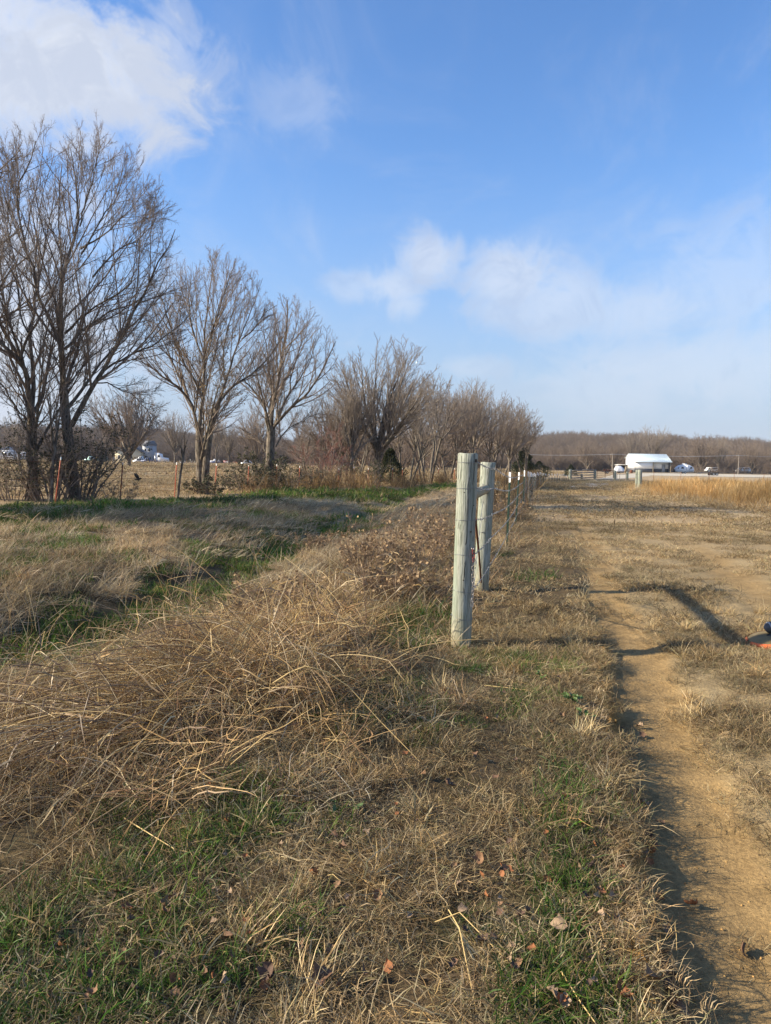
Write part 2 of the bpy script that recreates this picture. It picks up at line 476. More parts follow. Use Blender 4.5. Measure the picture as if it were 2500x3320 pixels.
def green_amount(x, y):
    n = fbm(x * 1.3, y * 1.3, 71, 4)
    n2 = fbm(x * 4.5, y * 4.5, 77, 3)
    e = edge(y)
    g = 0.10 + 0.16 * sst(fbm(x * 3.1, y * 3.1, 72, 3), 0.5, 0.68) * (x < e)
    g = g + 1.15 * blob(x, y, 150, 3130, 0.45, 0.36) + 0.9 * blob(x, y, 560, 2700, 0.42, 0.26) + 0.45 * blob(x, y, 800, 2560, 0.30, 0.3)
    g = g + 1.0 * blob(x, y, 1340, 2035, 0.32, 0.75) + 0.55 * blob(x, y, 1640, 2150, 0.40, 0.4) + 0.3 * blob(x, y, 1200, 2300, 0.6, 0.6)
    g = g + 0.62 * np.exp(-((x - e + 0.26) / 0.14) ** 2) * sst((7 - y) / 2) * sst(vnoise(y * 1.6, x * 0.8, 19), 0.32, 0.62)
    g = g + 0.12 * blob(x, y, 1750, 3100, 0.3, 0.4)
    q = x - swale_x(y)
    g = g + 0.85 * np.exp(-((q - 0.1) / 1.0) ** 2) * sst(fbm(x * 0.8, y * 0.6, 47, 3), 0.36, 0.60) * sst((y - 5) / 2) * sst((40 - y) / 10)
    # the strip along the red fence
    f = x - (-10.6 + 0.40 * (y - 23.7))
    g = g + 0.85 * np.exp(-((f - 3.7) / 1.6) ** 2) * sst((y - 14) / 4) * (0.35 + 0.65 * sst(fbm(x * 0.45, y * 0.7, 48, 3), 0.38, 0.58))
    g = g + 0.55 * np.exp(-((y - 135) / 9) ** 2) * sst((-x - 15) / 10)
    g = g * sst((0.25 - (x - e)) / 0.3) + 0.10 * sst((x - e) / 0.3)
    return np.clip((g - 0.12) * (0.35 + 1.5 * n) + 0.55 * (n2 - 0.5) * (g > 0.08), 0, 1)

# ------------------------------------------------------------------ ground sheet, split into ground and worn dirt track
def axis(a, b, step, lim_lo, lim_hi, grow):
    mid = list(np.arange(a, b + 1e-6, step))
    hi, s = [mid[-1]], step
    while hi[-1] < lim_hi:
        s *= grow; hi.append(hi[-1] + s)
    lo, s = [mid[0]], step
    while lo[-1] > lim_lo:
        s *= grow; lo.append(lo[-1] - s)
    return np.array(lo[::-1][:-1] + mid + hi[1:])
gx = axis(-2.0, 3.2, 0.045, -1500, 1500, 1.065)
gy = axis(1.5, 7.6, 0.045, -120, 1900, 1.06)
X, Y = np.meshgrid(gx, gy)
Z = ground_z(X, Y)
nx, ny = len(gx), len(gy)
D = dirt_amount(X, Y); G = green_amount(X, Y)
dist = np.hypot(X, Y)
def col3(c): return np.array(c)[None, None, :]
n1 = fbm(X * 0.8, Y * 0.8, 81, 4)[..., None]; n2 = fbm(X * 9, Y * 9, 83, 3)[..., None]; n3 = fbm(X * 0.03, Y * 0.12, 85, 4)[..., None]
thatch = col3((0.105, 0.074, 0.040)) * (0.6 + 0.8 * n2)
greenc = col3((0.05, 0.062, 0.022)) * (0.6 + 0.8 * n2)
dryturf = col3((0.34, 0.25, 0.13)) * (0.6 + 0.5 * n2 + 0.3 * n1)
hay = col3((0.40, 0.295, 0.175)) * (0.62 + 0.75 * n3)
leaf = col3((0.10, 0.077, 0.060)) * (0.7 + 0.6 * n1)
dirt = col3((0.335, 0.222, 0.098)) * (0.66 + 0.42 * n2 + 0.26 * n1)
s_edge = X - edge(Y)
cg = thatch * (1 - G[..., None]) + greenc * G[..., None]
far = sst((dist - 9) / 25)[..., None]
right = sst((s_edge + 0.1) / 0.5)[..., None]
cg = cg * (1 - right) + dryturf * right
cg = cg * (1 - far) + (hay * (1 - 0.6 * G[..., None]) + col3((0.075, 0.085, 0.03)) * 0.6 * G[..., None]) * far
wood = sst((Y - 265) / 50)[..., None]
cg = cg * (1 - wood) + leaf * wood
gl = (sst((X - np.interp(Y, [22, 28, 34, 45, 60, 95], [18.5, 14.6, 14.4, 16.0, 19.0, 28.5])) / 2.5) * sst((Y - 29) / 4) * sst((57 - Y) / 4))[..., None]
cg = cg * (1 - gl) + col3((0.25, 0.15, 0.055)) * (0.7 + 0.6 * n1) * gl
bankside = np.exp(-((s_edge + (fbm(X * 5, Y * 5, 11, 3) - 0.5) * 0.08 - 0.0) / 0.075) ** 2)[..., None] * sst((9 - Y) / 3)[..., None]
cg = cg * (1 - D[..., None]) + dirt * D[..., None]
cg = cg * (1 - bankside) + col3((0.38, 0.215, 0.07)) * (0.5 + 0.9 * n2) * bankside

def ground_fn(t):
    c = t.n('ShaderNodeAttribute', {'attribute_name': 'tone'}).outputs['Color']
    co = t.n('ShaderNodeTexCoord').outputs['Object']
    a = t.noise(co, 38, 5, 0.7)
    b2 = t.noise(co, 6, 4, 0.6)
    c = t.mix(0.75, c, t.ramp(a, [(0.25, (0.42, 0.42, 0.42)), (0.5, (0.95, 0.95, 0.95)), (0.75, (1.45, 1.42, 1.35))]), 'MULTIPLY')
    c = t.mix(0.5, c, t.ramp(b2, [(0.3, (0.68, 0.68, 0.70)), (0.7, (1.2, 1.2, 1.18))]), 'MULTIPLY')
    b = t.n('ShaderNodeBsdfPrincipled', None, Base_Color=c, Roughness=0.95)
    b.inputs['Specular IOR Level'].default_value = 0.1
    hh = t.math('ADD', t.noise(co, 60, 6, 0.7), t.math('MULTIPLY', b2, 1.5))
    t.set(b.inputs['Normal'], t.n('ShaderNodeBump', None, Strength=0.85, Distance=0.018, Height=hh))
    return b
M_GROUND = material('soil_and_thatch', ground_fn)

fi = (np.arange(ny - 1)[:, None] * nx + np.arange(nx - 1)[None, :])
quads = np.stack([fi, fi + 1, fi + nx + 1, fi + nx], -1).reshape(-1, 4)
dq = D.ravel()[quads].mean(1)
near = (np.abs(gy[:-1] + 0.0)[:, None] < 22) & (gx[None, :-1] > 0)
is_dirt = (dq > 0.42) & near.ravel()
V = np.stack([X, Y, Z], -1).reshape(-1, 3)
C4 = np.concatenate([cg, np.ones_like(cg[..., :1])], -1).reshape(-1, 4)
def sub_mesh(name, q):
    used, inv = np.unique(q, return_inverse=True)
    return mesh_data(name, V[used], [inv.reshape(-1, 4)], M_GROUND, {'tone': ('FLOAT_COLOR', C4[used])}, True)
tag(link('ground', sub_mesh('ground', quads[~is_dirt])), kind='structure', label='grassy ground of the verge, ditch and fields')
tag(link('dirt_track', sub_mesh('dirt_track', quads[is_dirt])), kind='structure', label='worn orange dirt wheel track beside the grass verge')

def drape(name, outline, mat, lift, label, nn=14):
    """a thin sheet following the ground inside a four-sided outline of ground points"""
    a, b, c, d = [np.array(p[:2]) for p in outline]
    t = np.linspace(0, 1, nn)
    U, W = np.meshgrid(t, np.linspace(0, 1, nn * 2))
    P = (1 - U)[..., None] * ((1 - W)[..., None] * a + W[..., None] * d) + U[..., None] * ((1 - W)[..., None] * b + W[..., None] * c)
    wob = (fbm(P[..., 0] * .5, P[..., 1] * .25, 5, 3) - 0.5)[..., None] * 1.2 * (np.abs(U - .5) * 2)[..., None] ** 4
    P = P + wob
    z = ground_z(P[..., 0], P[..., 1]) + lift * sst((1 - np.abs(U - .5) * 2) * 6) - 0.02 * (np.abs(U - .5) * 2 > .98)
    i = np.arange(nn * 2 - 1)[:, None] * nn + np.arange(nn - 1)[None]
    q = np.stack([i, i + 1, i + nn + 1, i + nn], -1).reshape(-1, 4)
    return tag(link(name, mesh_data(name, np.dstack([P, z]).reshape(-1, 3), [q], mat, None, True)), label, kind='structure')

M_GRAVEL = plain('grey_gravel', (0.33, 0.32, 0.30), 0.95, 0, 0.45, 6, 0.6, 0.1)
M_PALE = plain('pale_crushed_stone', (0.50, 0.44, 0.34), 0.95, 0, 0.25, 0.6, 0.4, 0.1)
M_ROAD = plain('far_road_surface', (0.36, 0.33, 0.28), 0.9, 0, 0.2, 0.5, 0.2, 0.1)

# ------------------------------------------------------------------ grass patches
def patch(n, rad, L, wid, lean, bend, cols, seed, flow=None, spread=0.5, K=4, head=None, zmax=None):
    """a round patch of n blades; returns mesh data with one colour per blade"""
    g = np.random.default_rng(seed)
    r = rad * np.sqrt(g.random(n)); a = g.random(n) * 2 * np.pi
    base = np.stack([r * np.cos(a), r * np.sin(a), np.full(n, -0.004)], 1)
    az = g.random(n) * 2 * np.pi if flow is None else flow + g.normal(0, spread, n)
    Ls = L[0] + (L[1] - L[0]) * g.random(n) ** 1.4
    th = lean[0] + (lean[1] - lean[0]) * g.random(n)
    bd = bend * (0.3 + 1.0 * g.random(n))
    kink = (g.random(n) < 0.2) * g.normal(0, 0.9, n)
    P = np.zeros((n, K, 3)); P[:, 0] = base
    for k in range(1, K):
        t = th + bd * (k / (K - 1)) + kink * (k > K * 0.5)
        t = np.minimum(t, 1.75)
        azk = az + g.normal(0, 0.22, n)
        st = Ls / (K - 1)
        P[:, k] = P[:, k - 1] + np.stack([np.sin(t) * np.cos(azk) * st, np.sin(t) * np.sin(azk) * st, np.cos(t) * st], 1)
    P[:, 1:, 2] = np.maximum(P[:, 1:, 2], 0.003 + 0.012 * g.random((n, 1)))
    wv = az + np.pi / 2 + g.normal(0, 0.7, n)
    W = np.stack([np.cos(wv), np.sin(wv), g.normal(0, 0.35, n)], 1)
    tap = np.interp(np.linspace(0, 1, K), [0, 0.5, 0.85, 1], [0.8, 1.0, 0.6, 0.06])
    if head is not None:
        tap = np.interp(np.linspace(0, 1, K), [0, 0.62, 0.72, 0.9, 1], [0.7, 0.5, head, head * 0.8, 0.15])
    ww = wid * (0.6 + 0.8 * g.random(n))
    off = W[:, None, :] * (ww[:, None] * tap[None])[..., None] * 0.5
    Vt = np.stack([P - off, P + off], 2).reshape(-1, 3)
    i = (np.arange(n) * K * 2)[:, None] + (np.arange(K - 1) * 2)[None]
    q = np.stack([i, i + 1, i + 3, i + 2], -1).reshape(-1, 4)
    cols = np.array(cols, float)
    c = cols[g.integers(0, len(cols), n)] * (0.65 + 0.7 * g.random((n, 1)))
    c = np.repeat(np.concatenate([c, np.ones((n, 1))], 1), K * 2, 0)
    return mesh_data('blades', Vt, [q], M_BLADE, {'col': ('FLOAT_COLOR', c)})

def scatter(name, protos, P, IDX, SCL, ROT, TINT, label):
    """stuff: instances of the patches at given points, one object"""
    me = mesh_data(name, P, [], None, {
        'rot': ('FLOAT_VECTOR', ROT), 'scl': ('FLOAT_VECTOR', SCL), 'idx': ('INT', IDX),
        'tint': ('FLOAT_COLOR', np.concatenate([TINT, np.ones((len(TINT), 1))], 1))})
    o = link(name, me)
    ng = bpy.data.node_groups.new(name + '_nodes', 'GeometryNodeTree')
    ng.interface.new_socket('Geometry', in_out='INPUT', socket_type='NodeSocketGeometry')
    ng.interface.new_socket('Geometry', in_out='OUTPUT', socket_type='NodeSocketGeometry')
    t = NT(ng)
    gi, go = t.n('NodeGroupInput'), t.n('NodeGroupOutput')
    g2i = t.n('GeometryNodeGeometryToInstance')
    for k, me2 in reversed(list(enumerate(protos))):
        po = bpy.data.objects.new(name + '_piece', me2)
        oi = t.n('GeometryNodeObjectInfo')
        oi.inputs['Object'].default_value = po
        ng.links.new(oi.outputs['Geometry'], g2i.inputs[0])
    def attr(nm, typ):
        nd = t.n('GeometryNodeInputNamedAttribute', {'data_type': typ})
        nd.inputs['Name'].default_value = nm
        return nd.outputs['Attribute']
    iop = t.n('GeometryNodeInstanceOnPoints')
    ng.links.new(gi.outputs[0], iop.inputs['Points'])
    ng.links.new(g2i.outputs[0], iop.inputs['Instance'])
    iop.inputs['Pick Instance'].default_value = True
    ng.links.new(attr('idx', 'INT'), iop.inputs['Instance Index'])
    er = t.n('FunctionNodeEulerToRotation')
    ng.links.new(attr('rot', 'FLOAT_VECTOR'), er.inputs[0])
    ng.links.new(er.outputs[0], iop.inputs['Rotation'])
    ng.links.new(attr('scl', 'FLOAT_VECTOR'), iop.inputs['Scale'])
    ng.links.new(iop.outputs[0], go.inputs[0])
    md = o.modifiers.new('scatter', 'NODES')
    md.node_group = ng
    return tag(o, label, kind='stuff')

class Bed:
    """gathers points for one kind of growth over several distance bands"""
    def __init__(s):
        s.protos, s.P, s.I, s.S, s.R, s.T = [], [], [], [], [], []
    def fill(s, protos, rect, per_m2, mask, tint, scale=(0.8, 1.25), rz=None, seed=0, view=True, dz=0.0, tilt=0.12):
        g = np.random.default_rng(seed)
        x0, x1, y0, y1 = rect
        n = int((x1 - x0) * (y1 - y0) * per_m2)
        x, y = x0 + (x1 - x0) * g.random(n), y0 + (y1 - y0) * g.random(n)
        z = ground_z(x, y)
        keep = g.random(n) < mask(x, y)
        if view:
            u, v, d = project(x, y, z)
            keep &= (u > -420) & (u < 2920) & (d > 0.4) & (v < 3900)
        x, y, z = x[keep], y[keep], z[keep]
        n = len(x)
        i0 = len(s.protos); s.protos += protos
        s.P.append(np.stack([x, y, z + dz], 1))
        s.I.append(i0 + g.integers(0, len(protos), n))
        k = scale[0] + (scale[1] - scale[0]) * g.random(n)
        s.S.append(np.stack([k, k, k * (0.8 + 0.4 * g.random(n))], 1))
        a = g.random(n) * 2 * np.pi if rz is None else rz + g.normal(0, 0.3, n)
        s.R.append(np.stack([g.normal(0, tilt, n), g.normal(0, tilt, n), a], 1))
        s.T.append(tint(x, y, g))
        return s
    def done(s, name, label):
        return scatter(name, s.protos, np.concatenate(s.P), np.concatenate(s.I), np.concatenate(s.S), np.concatenate(s.R), np.concatenate(s.T), label)

TAN = [(0.43, 0.325, 0.18), (0.53, 0.41, 0.235), (0.33, 0.235, 0.125), (0.23, 0.16, 0.085), (0.47, 0.345, 0.18), (0.15, 0.10, 0.052), (0.30, 0.26, 0.125)]
STRAW = [(0.60, 0.45, 0.21), (0.50, 0.35, 0.15), (0.36, 0.235, 0.10), (0.66, 0.52, 0.28), (0.20, 0.13, 0.065), (0.45, 0.32, 0.15)]
GREEN = [(0.085, 0.175, 0.022), (0.066, 0.145, 0.02), (0.11, 0.20, 0.03), (0.05, 0.11, 0.02), (0.14, 0.21, 0.04), (0.20, 0.18, 0.06), (0.33, 0.25, 0.13), (0.27, 0.20, 0.10), (0.09, 0.15, 0.03)]
PALE = [(0.62, 0.48, 0.30), (0.54, 0.41, 0.25), (0.66, 0.53, 0.35), (0.43, 0.32, 0.19), (0.31, 0.22, 0.13), (0.48, 0.39, 0.21)]
BROWN = [(0.31, 0.195, 0.10), (0.24, 0.145, 0.078), (0.38, 0.255, 0.13), (0.165, 0.098, 0.055), (0.44, 0.31, 0.155)]
GOLD = [(0.47, 0.305, 0.125), (0.42, 0.26, 0.105), (0.54, 0.37, 0.17), (0.38, 0.215, 0.07), (0.52, 0.36, 0.16)]

def tint_noise(sc=1.0, lo=0.66, hi=1.25, warm=0.07, seed=5):
    def fn(x, y, g):
        k = lo + (hi - lo) * sst(fbm(x * sc, y * sc, seed, 3), 0.25, 0.75)
        k = k * (0.88 + 0.24 * g.random(len(x)))
        wv = 1 + warm * (g.random(len(x)) - 0.5) * 2
        return np.stack([k * wv, k, k / wv], 1)
    return fn

is_left = lambda x, y: sst((edge(y) - x + 0.02) / 0.05)
def heap_mask(x, y):
    return np.clip(1.25 * np.exp(-(((x + 1.05) / 0.92) ** 2 + ((y - 4.9) / 1.35) ** 2) ** 1.5) + 0.9 * np.exp(-(((x + 0.35) / 0.48) ** 2 + ((y - 6.9) / 1.2) ** 2) ** 1.5), 0, 1)
fence_f = lambda x, y: x - (-10.6 + 0.40 * (y - 23.7))          # distance right of the red fence
gfence_x = lambda y: 0.62 + 0.222 * (y - 6.4)
def verge(x, y):
    """mown verge right of the weeds"""
    lim = np.interp(y, [0, 2.5, 3.2, 4.5, 6, 7, 12, 60], [-3, -2.2, -1.3, -0.5, 0.1, 0.5, 1.7, 12.0])
    return sst((x - lim) / 0.4)

# mown dry turf
bed = Bed()
pA = [patch(230, 0.15, (0.03, 0.105), 0.0024, (0.4, 1.45), 0.6, TAN, 100 + k) for k in range(6)]
pA2 = [patch(120, 0.17, (0.06, 0.20), 0.0026, (1.2, 1.55), 0.25, STRAW + TAN, 120 + k) for k in range(5)]
pB = [patch(260, 0.34, (0.04, 0.12), 0.005, (0.4, 1.4), 0.6, TAN, 130 + k) for k in range(5)]
pC = [patch(300, 0.9, (0.05, 0.14), 0.014, (0.4, 1.3), 0.6, TAN, 140 + k) for k in range(4)]
lowt = lambda x, y: sst(fbm(x * 1.7, y * 1.7, 91, 4), 0.28, 0.6)
notdirt = lambda x, y: np.clip(1 - 1.25 * dirt_amount(x, y), 0.0, 1)
right_thin = lambda x, y: np.where(x > edge(y), 0.85, 1.0)
mA = lambda x, y: verge(x, y) * notdirt(x, y) * (1 - 0.35 * green_amount(x, y)) * right_thin(x, y) * (0.5 + 0.5 * lowt(x, y))
bed.fill(pA, (-2.4, 4.6, 1.5, 7.5), 75, mA, tint_noise(1.2), seed=1)
bed.fill(pA2, (-2.4, 3.0, 1.5, 8), 34, lambda x, y: mA(x, y) * is_left(x, y) * sst(fbm(x * 2.2, y * 2.2, 95, 3), 0.42, 0.62), tint_noise(2.0, 0.8, 1.25), seed=2, dz=0.012)
bed.fill(pB, (-2, 11, 7, 21), 11, lambda x, y: mA(x, y) * np.interp(y, [0, 100], [1, 1]), tint_noise(0.7), seed=3)
bed.fill(pC, (-4, 42, 20, 85), 1.5, lambda x, y: verge(x, y) * (1 - 0.6 * dirt_amount(x, y)), tint_noise(0.25, 0.7, 1.2), seed=4)
# thin dry bits left on the track
bed.fill(pA2, (0.5, 4.5, 1.6, 14), 24, lambda x, y: dirt_amount(x, y) * sst(fbm(x * 3, y * 2, 97, 3), 0.40, 0.62) * (x > edge(y) + 0.1), tint_noise(2.0, 0.7, 1.1), scale=(0.35, 0.7), seed=6)
tuft = [patch(70, 0.035 + 0.008 * k, (0.05, 0.16), 0.0026, (0.1, 0.9), 0.8, TAN + STRAW, 150 + k) for k in range(5)]
bed.fill(tuft, (-2.4, 4.6, 1.5, 9), 26, lambda x, y: verge(x, y) * notdirt(x, y) * sst(fbm(x * 2.4, y * 2.4, 93, 3), 0.42, 0.6), tint_noise(2.5, 0.7, 1.35), scale=(0.6, 1.5), seed=7)
bed.done('dry_turf', 'short tan mown turf on the verge and between the wheel tracks')

# green grass
bed = Bed()
gA = [patch(140, 0.12, (0.035, 0.12), 0.0032, (0.05, 0.9), 1.0, GREEN, 200 + k) for k in range(6)]
gB = [patch(220, 0.32, (0.07, 0.20), 0.008, (0.05, 0.8), 0.8, GREEN, 210 + k) for k in range(5)]
gC = [patch(300, 0.9, (0.10, 0.26), 0.02, (0.05, 0.8), 0.8, GREEN, 220 + k) for k in range(4)]
gm = lambda x, y: sst(green_amount(x, y), 0.16, 0.66) * notdirt(x, y)
bed.fill(gA, (-3.5, 4.5, 1.4, 7.5), 100, lambda x, y: gm(x, y) * np.where(x > edge(y), 0.25, 1), tint_noise(2.0, 0.7, 1.25, 0.10), seed=11)
bed.fill(gB, (-12, 3, 7, 20), 10, lambda x, y: gm(x, y) * (x < edge(y)), tint_noise(0.8, 0.7, 1.25, 0.12), seed=12)
bed.fill(gC, (-24, 6, 16, 60), 2.2, lambda x, y: gm(x, y) * sst(fence_f(x, y) + 0.8), tint_noise(0.4, 0.7, 1.25, 0.14), seed=13)
bed.fill(gB, (-13, 2, 6, 24), 5.0, lambda x, y: sst((-(x - swale_x(y)) - 0.5) / 0.5) * sst(fbm(x * .55, y * 1.1, 46, 3), 0.46, 0.58) * sst(fence_f(x, y) + 0.5), tint_noise(0.6, 0.8, 1.3, .1), seed=14)
bed.done('green_grass', 'green winter grass in the verge, ditch and strip along the red fence')

# grass on the lip of the cut bank
bed = Bed()
lip = [patch(90, 0.08, (0.03, 0.095), 0.0028, (0.2, 1.4), 0.9, TAN + PALE, 240 + k, flow=0.0, spread=1.1) for k in range(5)]
bed.fill(lip, (0.4, 3.0, 1.5, 9), 170, lambda x, y: np.exp(-((x - edge(y) + 0.13) / 0.055) ** 2) * (0.35 + 0.65 * sst(vnoise(y * 3.5, y * 0, 7), .3, .6)), tint_noise(2, .75, 1.2), rz=0.0, seed=21)
bed.done('bank_edge_grass', 'dry grass hanging over the cut edge of the dirt track')

# weeds and thatch over the rough ground on the left
bed = Bed()
wA = [patch(200, 0.22, (0.10, 0.34), 0.003, (0.3, 1.35), 0.9, BROWN + TAN + PALE, 300 + k, K=5) for k in range(6)]
wB = [patch(240, 0.40, (0.16, 0.42), 0.006, (0.3, 1.3), 0.9, BROWN + TAN + PALE, 310 + k, K=5) for k in range(5)]
rough_l = lambda x, y: (1 - verge(x, y)) * (1 - 0.75 * green_amount(x, y)) * np.exp(-((x - swale_x(y) - 2.2) / 2.4) ** 2)
bed.fill(wA, (-4.5, 1.0, 2.2, 8), 26, lambda x, y: np.maximum(rough_l(x, y), 0.8 * heap_mask(x, y)) * (0.35 + 0.65 * lowt(x, y)), tint_noise(0.9, 0.7, 1.15), seed=31)
bed.fill(wB, (-6, 9, 7.5, 30), 6.0, lambda x, y: (x < gfence_x(y) + 0.1) * np.exp(-((x - gfence_x(y) + 1.1) / 1.3) ** 2) * (0.4 + 0.6 * lowt(x, y)), tint_noise(0.6, 0.7, 1.2), seed=32)
bed.fill(wB, (-13, 4, 6, 26), 3.0, lambda x, y: sst((-(x - swale_x(y)) - 0.6) / 0.6) * sst((fence_f(x, y) - 2.0)) * sst(fbm(x * 1.3, y * 1.3, 44, 3), 0.48, 0.62), tint_noise(0.6, 0.8, 1.3), scale=(0.5, 1.0), seed=33)
hp = [patch(55, 0.26, (0.15, 0.55), 0.0042, (0.75, 1.5), 0.5, STRAW + BROWN, 320 + k, K=6) for k in range(5)]
bed.fill(hp, (-3.2, 0.8, 2.4, 8.5), 20, lambda x, y: heap_mask(x, y) ** 1.6, tint_noise(1.5, 0.7, 1.35), seed=34, dz=0.07, tilt=0.3)
bed.fill(hp, (-3.2, 0.8, 2.4, 8.5), 12, lambda x, y: heap_mask(x, y) ** 2, tint_noise(1.5, 0.75, 1.4), seed=35, dz=0.17, tilt=0.4)
bed.done('dry_weeds', 'tangled brown dry weeds left of the fence')

# pale, wind-combed grass on the far side of the ditch
bed = Bed()
fA = [patch(240, 0.26 + 0.03 * k, (0.12, 0.38), 0.0045, (0.3 + 0.05 * k, 1.25), 0.8, PALE, 330 + k, flow=0.25, spread=0.7 + 0.2 * k, K=5) for k in range(6)] + [patch(160, 0.2, (0.10, 0.34), 0.0045, (0.05, 1.1), 0.8, PALE + TAN, 336 + k, K=5) for k in range(4)]
fB = [patch(300, 0.8, (0.15, 0.40), 0.009, (0.4, 1.35), 0.7, PALE, 340 + k, flow=0.25, spread=0.5 + 0.15 * k, K=5) for k in range(4)]
def comb(x, y):
    q = x - swale_x(y)
    m = np.maximum(sst((-q - 0.55) / 0.7), 0.9 * sst((y - 10) / 5) * sst((q - 0.5) / 0.6) * sst((gfence_x(y) - 1.0 - x) / 0.8))
    return m * sst((fence_f(x, y) - 4.6) / 1.6) * (1 - 0.7 * sst(green_amount(x, y), .25, .6)) * sst(fbm(x * 1.1, y * 1.1, 99, 4), 0.34, 0.52)
bed.fill(fA, (-9, 3, 4.5, 16), 13, comb, tint_noise(0.9, 0.7, 1.2), rz=0.0, seed=41)
bed.fill(fB, (-14, 12, 15, 60), 2.4, comb, tint_noise(0.35, 0.7, 1.2), rz=0.0, seed=42)
bed.done('pale_grass', 'pale wind-combed dry grass on the far slope of the ditch')

# hay field behind the red fence
bed = Bed()
hA = [patch(260, 1.0, (0.08, 0.2), 0.016, (0.3, 1.3), 0.6, TAN + PALE, 350 + k) for k in range(4)]
hB = [patch(260, 3.0, (0.12, 0.3), 0.05, (0.3, 1.2), 0.6, TAN + PALE, 360 + k) for k in range(4)]
bed.fill(hA, (-45, 6, 24, 70), 0.9, lambda x, y: sst(-fence_f(x, y) / 1.0), tint_noise(0.15, 0.7, 1.2), seed=51)
bed.fill(hB, (-120, 40, 66, 230), 0.14, lambda x, y: sst(-(x - (-10.6 + 0.4 * (y - 23.7))) / 3.0), tint_noise(0.06, 0.7, 1.2), seed=52)
bed.done('hay_field_stubble', 'tan mown hay stubble in the field behind the red fence')

# tall golden grass in the field on the right
bed = Bed()
tA = [patch(120, 0.45, (0.5, 0.95), 0.0085, (0.0, 0.28), 0.35, GOLD, 370 + k, K=6, head=1.3) for k in range(5)]
tB = [patch(110, 0.45, (0.25, 0.6), 0.0085, (0.1, 0.9), 0.8, PALE + GOLD, 380 + k, K=5) for k in range(4)]
def gold(x, y):
    x0 = np.interp(y, [22, 28, 34, 45, 60, 95], [18.5, 14.6, 14.4, 16.0, 19.0, 28.5]) + (fbm(y * .3, x * .2, 3, 3) - .5) * 3
    return sst((x - x0) / 2.5) * sst((y - 27 - 2 * fbm(x * .3, y * .3, 8, 2)) / 5) * sst((56 - y) / 5)
bed.fill(tA, (13, 75, 24, 58), 6.0, lambda x, y: gold(x, y) * sst(fbm(x * .22, y * .22, 12, 3), 0.2, 0.45), tint_noise(0.35, 0.6, 1.3), scale=(0.55, 1.2), seed=61)
bed.fill(tB, (11, 60, 20, 58), 1.6, lambda x, y: np.maximum(gold(x, y) * .8, gold(x + 2.2, y + 3)), tint_noise(0.2, 0.75, 1.15), seed=62)
bed.done('tall_field_grass', 'tall golden grass standing in the field on the right')

# rusty-brown tall weeds along the red fence and behind the far fence posts
bed = Bed()
kA = [patch(60, 0.5, (0.4, 1.1), 0.018, (0.0, 0.4), 0.5, BROWN + GOLD, 390 + k, K=6, head=1.2) for k in range(5)]
bed.fill(kA, (-12, 14, 26, 78), 3.2, lambda x, y: np.exp(-((fence_f(x, y) - 0.4) / 0.9) ** 2) * sst((y - 31) / 8) * sst(fbm(x * .35, y * .35, 14, 3), 0.28, 0.5), tint_noise(0.3, 0.7, 1.2), seed=71)
bed.fill(kA, (3, 24, 22, 85), 2.4, lambda x, y: np.exp(-((x - gfence_x(y) + 1.3) / 0.9) ** 2) * (0.25 + 0.75 * sst((y - 50) / 15)), tint_noise(0.3, 0.6, 1.0), seed=72)
bed.done('fence_line_weeds', 'tall rusty brown weeds growing along the fence lines')

# clods and crumbs of earth on the track and along the cut bank
def clod(seed):
    g = np.random.default_rng(seed)
    v, f = [(0, 0, 1)], []
    for ring, (z, r) in enumerate(((0.45, 0.85), (-0.35, 0.9))):
        for k in range(6):
            a = k * 1.047 + ring * 0.5
            v.append((r * math.cos(a), r * math.sin(a), z))
    v.append((0, 0, -0.8))
    v = np.array(v) * (0.65 + 0.7 * g.random((14, 1))) * np.array([1, 0.85, 0.65])
    t = [(0, 1 + k, 1 + (k + 1) % 6) for k in range(6)] + [(13, 7 + (k + 1) % 6, 7 + k) for k in range(6)]
    t += [(1 + k, 7 + k, 7 + (k + 1) % 6) for k in range(6)] + [(1 + k, 7 + (k + 1) % 6, 1 + (k + 1) % 6) for k in range(6)]
    return mesh_data('clod', v * 0.01, [np.array(t)], M_CLOD, {'col': ('FLOAT_COLOR', np.tile([0.37, 0.235, 0.095, 1], (14, 1)))})
M_CLOD = blade_mat('earth_clod', trans=0.0, gloss=0.0)
bed = Bed()
cl = [clod(k) for k in range(6)]
bed.fill(cl, (0.3, 3.2, 1.6, 9), 420, lambda x, y: np.exp(-((x - edge(y) - 0.01) / 0.035) ** 2) * sst(vnoise(y * 2.3, y * 0 + 2, 17), 0.25, 0.55), tint_noise(3, 0.7, 1.3), scale=(0.6, 2.2), seed=91, tilt=1.0)
bed.fill(cl, (0.3, 4.2, 1.6, 9), 170, lambda x, y: dirt_amount(x, y) * (x > edge(y)) * sst(fbm(x * 3, y * 3, 18, 3), 0.35, 0.65), tint_noise(3, 0.6, 1.25), scale=(0.2, 0.75), seed=92, tilt=1.0)
bed.done('dirt_crumbs', 'crumbs and clods of orange earth on the track and cut bank')

# ------------------------------------------------------------------ bare trees
UPV = np.array([0, 0, 1.0])
def resample(P, K):
    P = np.asarray(P, float)
    for _ in range(2):                                    # round the corners
        Q = np.empty((2 * len(P), 3))
        Q[0::2] = P; Q[1::2] = P
        Q = np.concatenate([P[:1], np.stack([P[:-1] * .75 + P[1:] * .25, P[:-1] * .25 + P[1:] * .75], 1).reshape(-1, 3), P[-1:]])
        P = Q
    s = np.concatenate([[0], np.cumsum(np.linalg.norm(np.diff(P, axis=0), axis=1))])
    t = np.linspace(0, s[-1], K)
    return np.stack([np.interp(t, s, P[:, i]) for i in range(3)], 1)

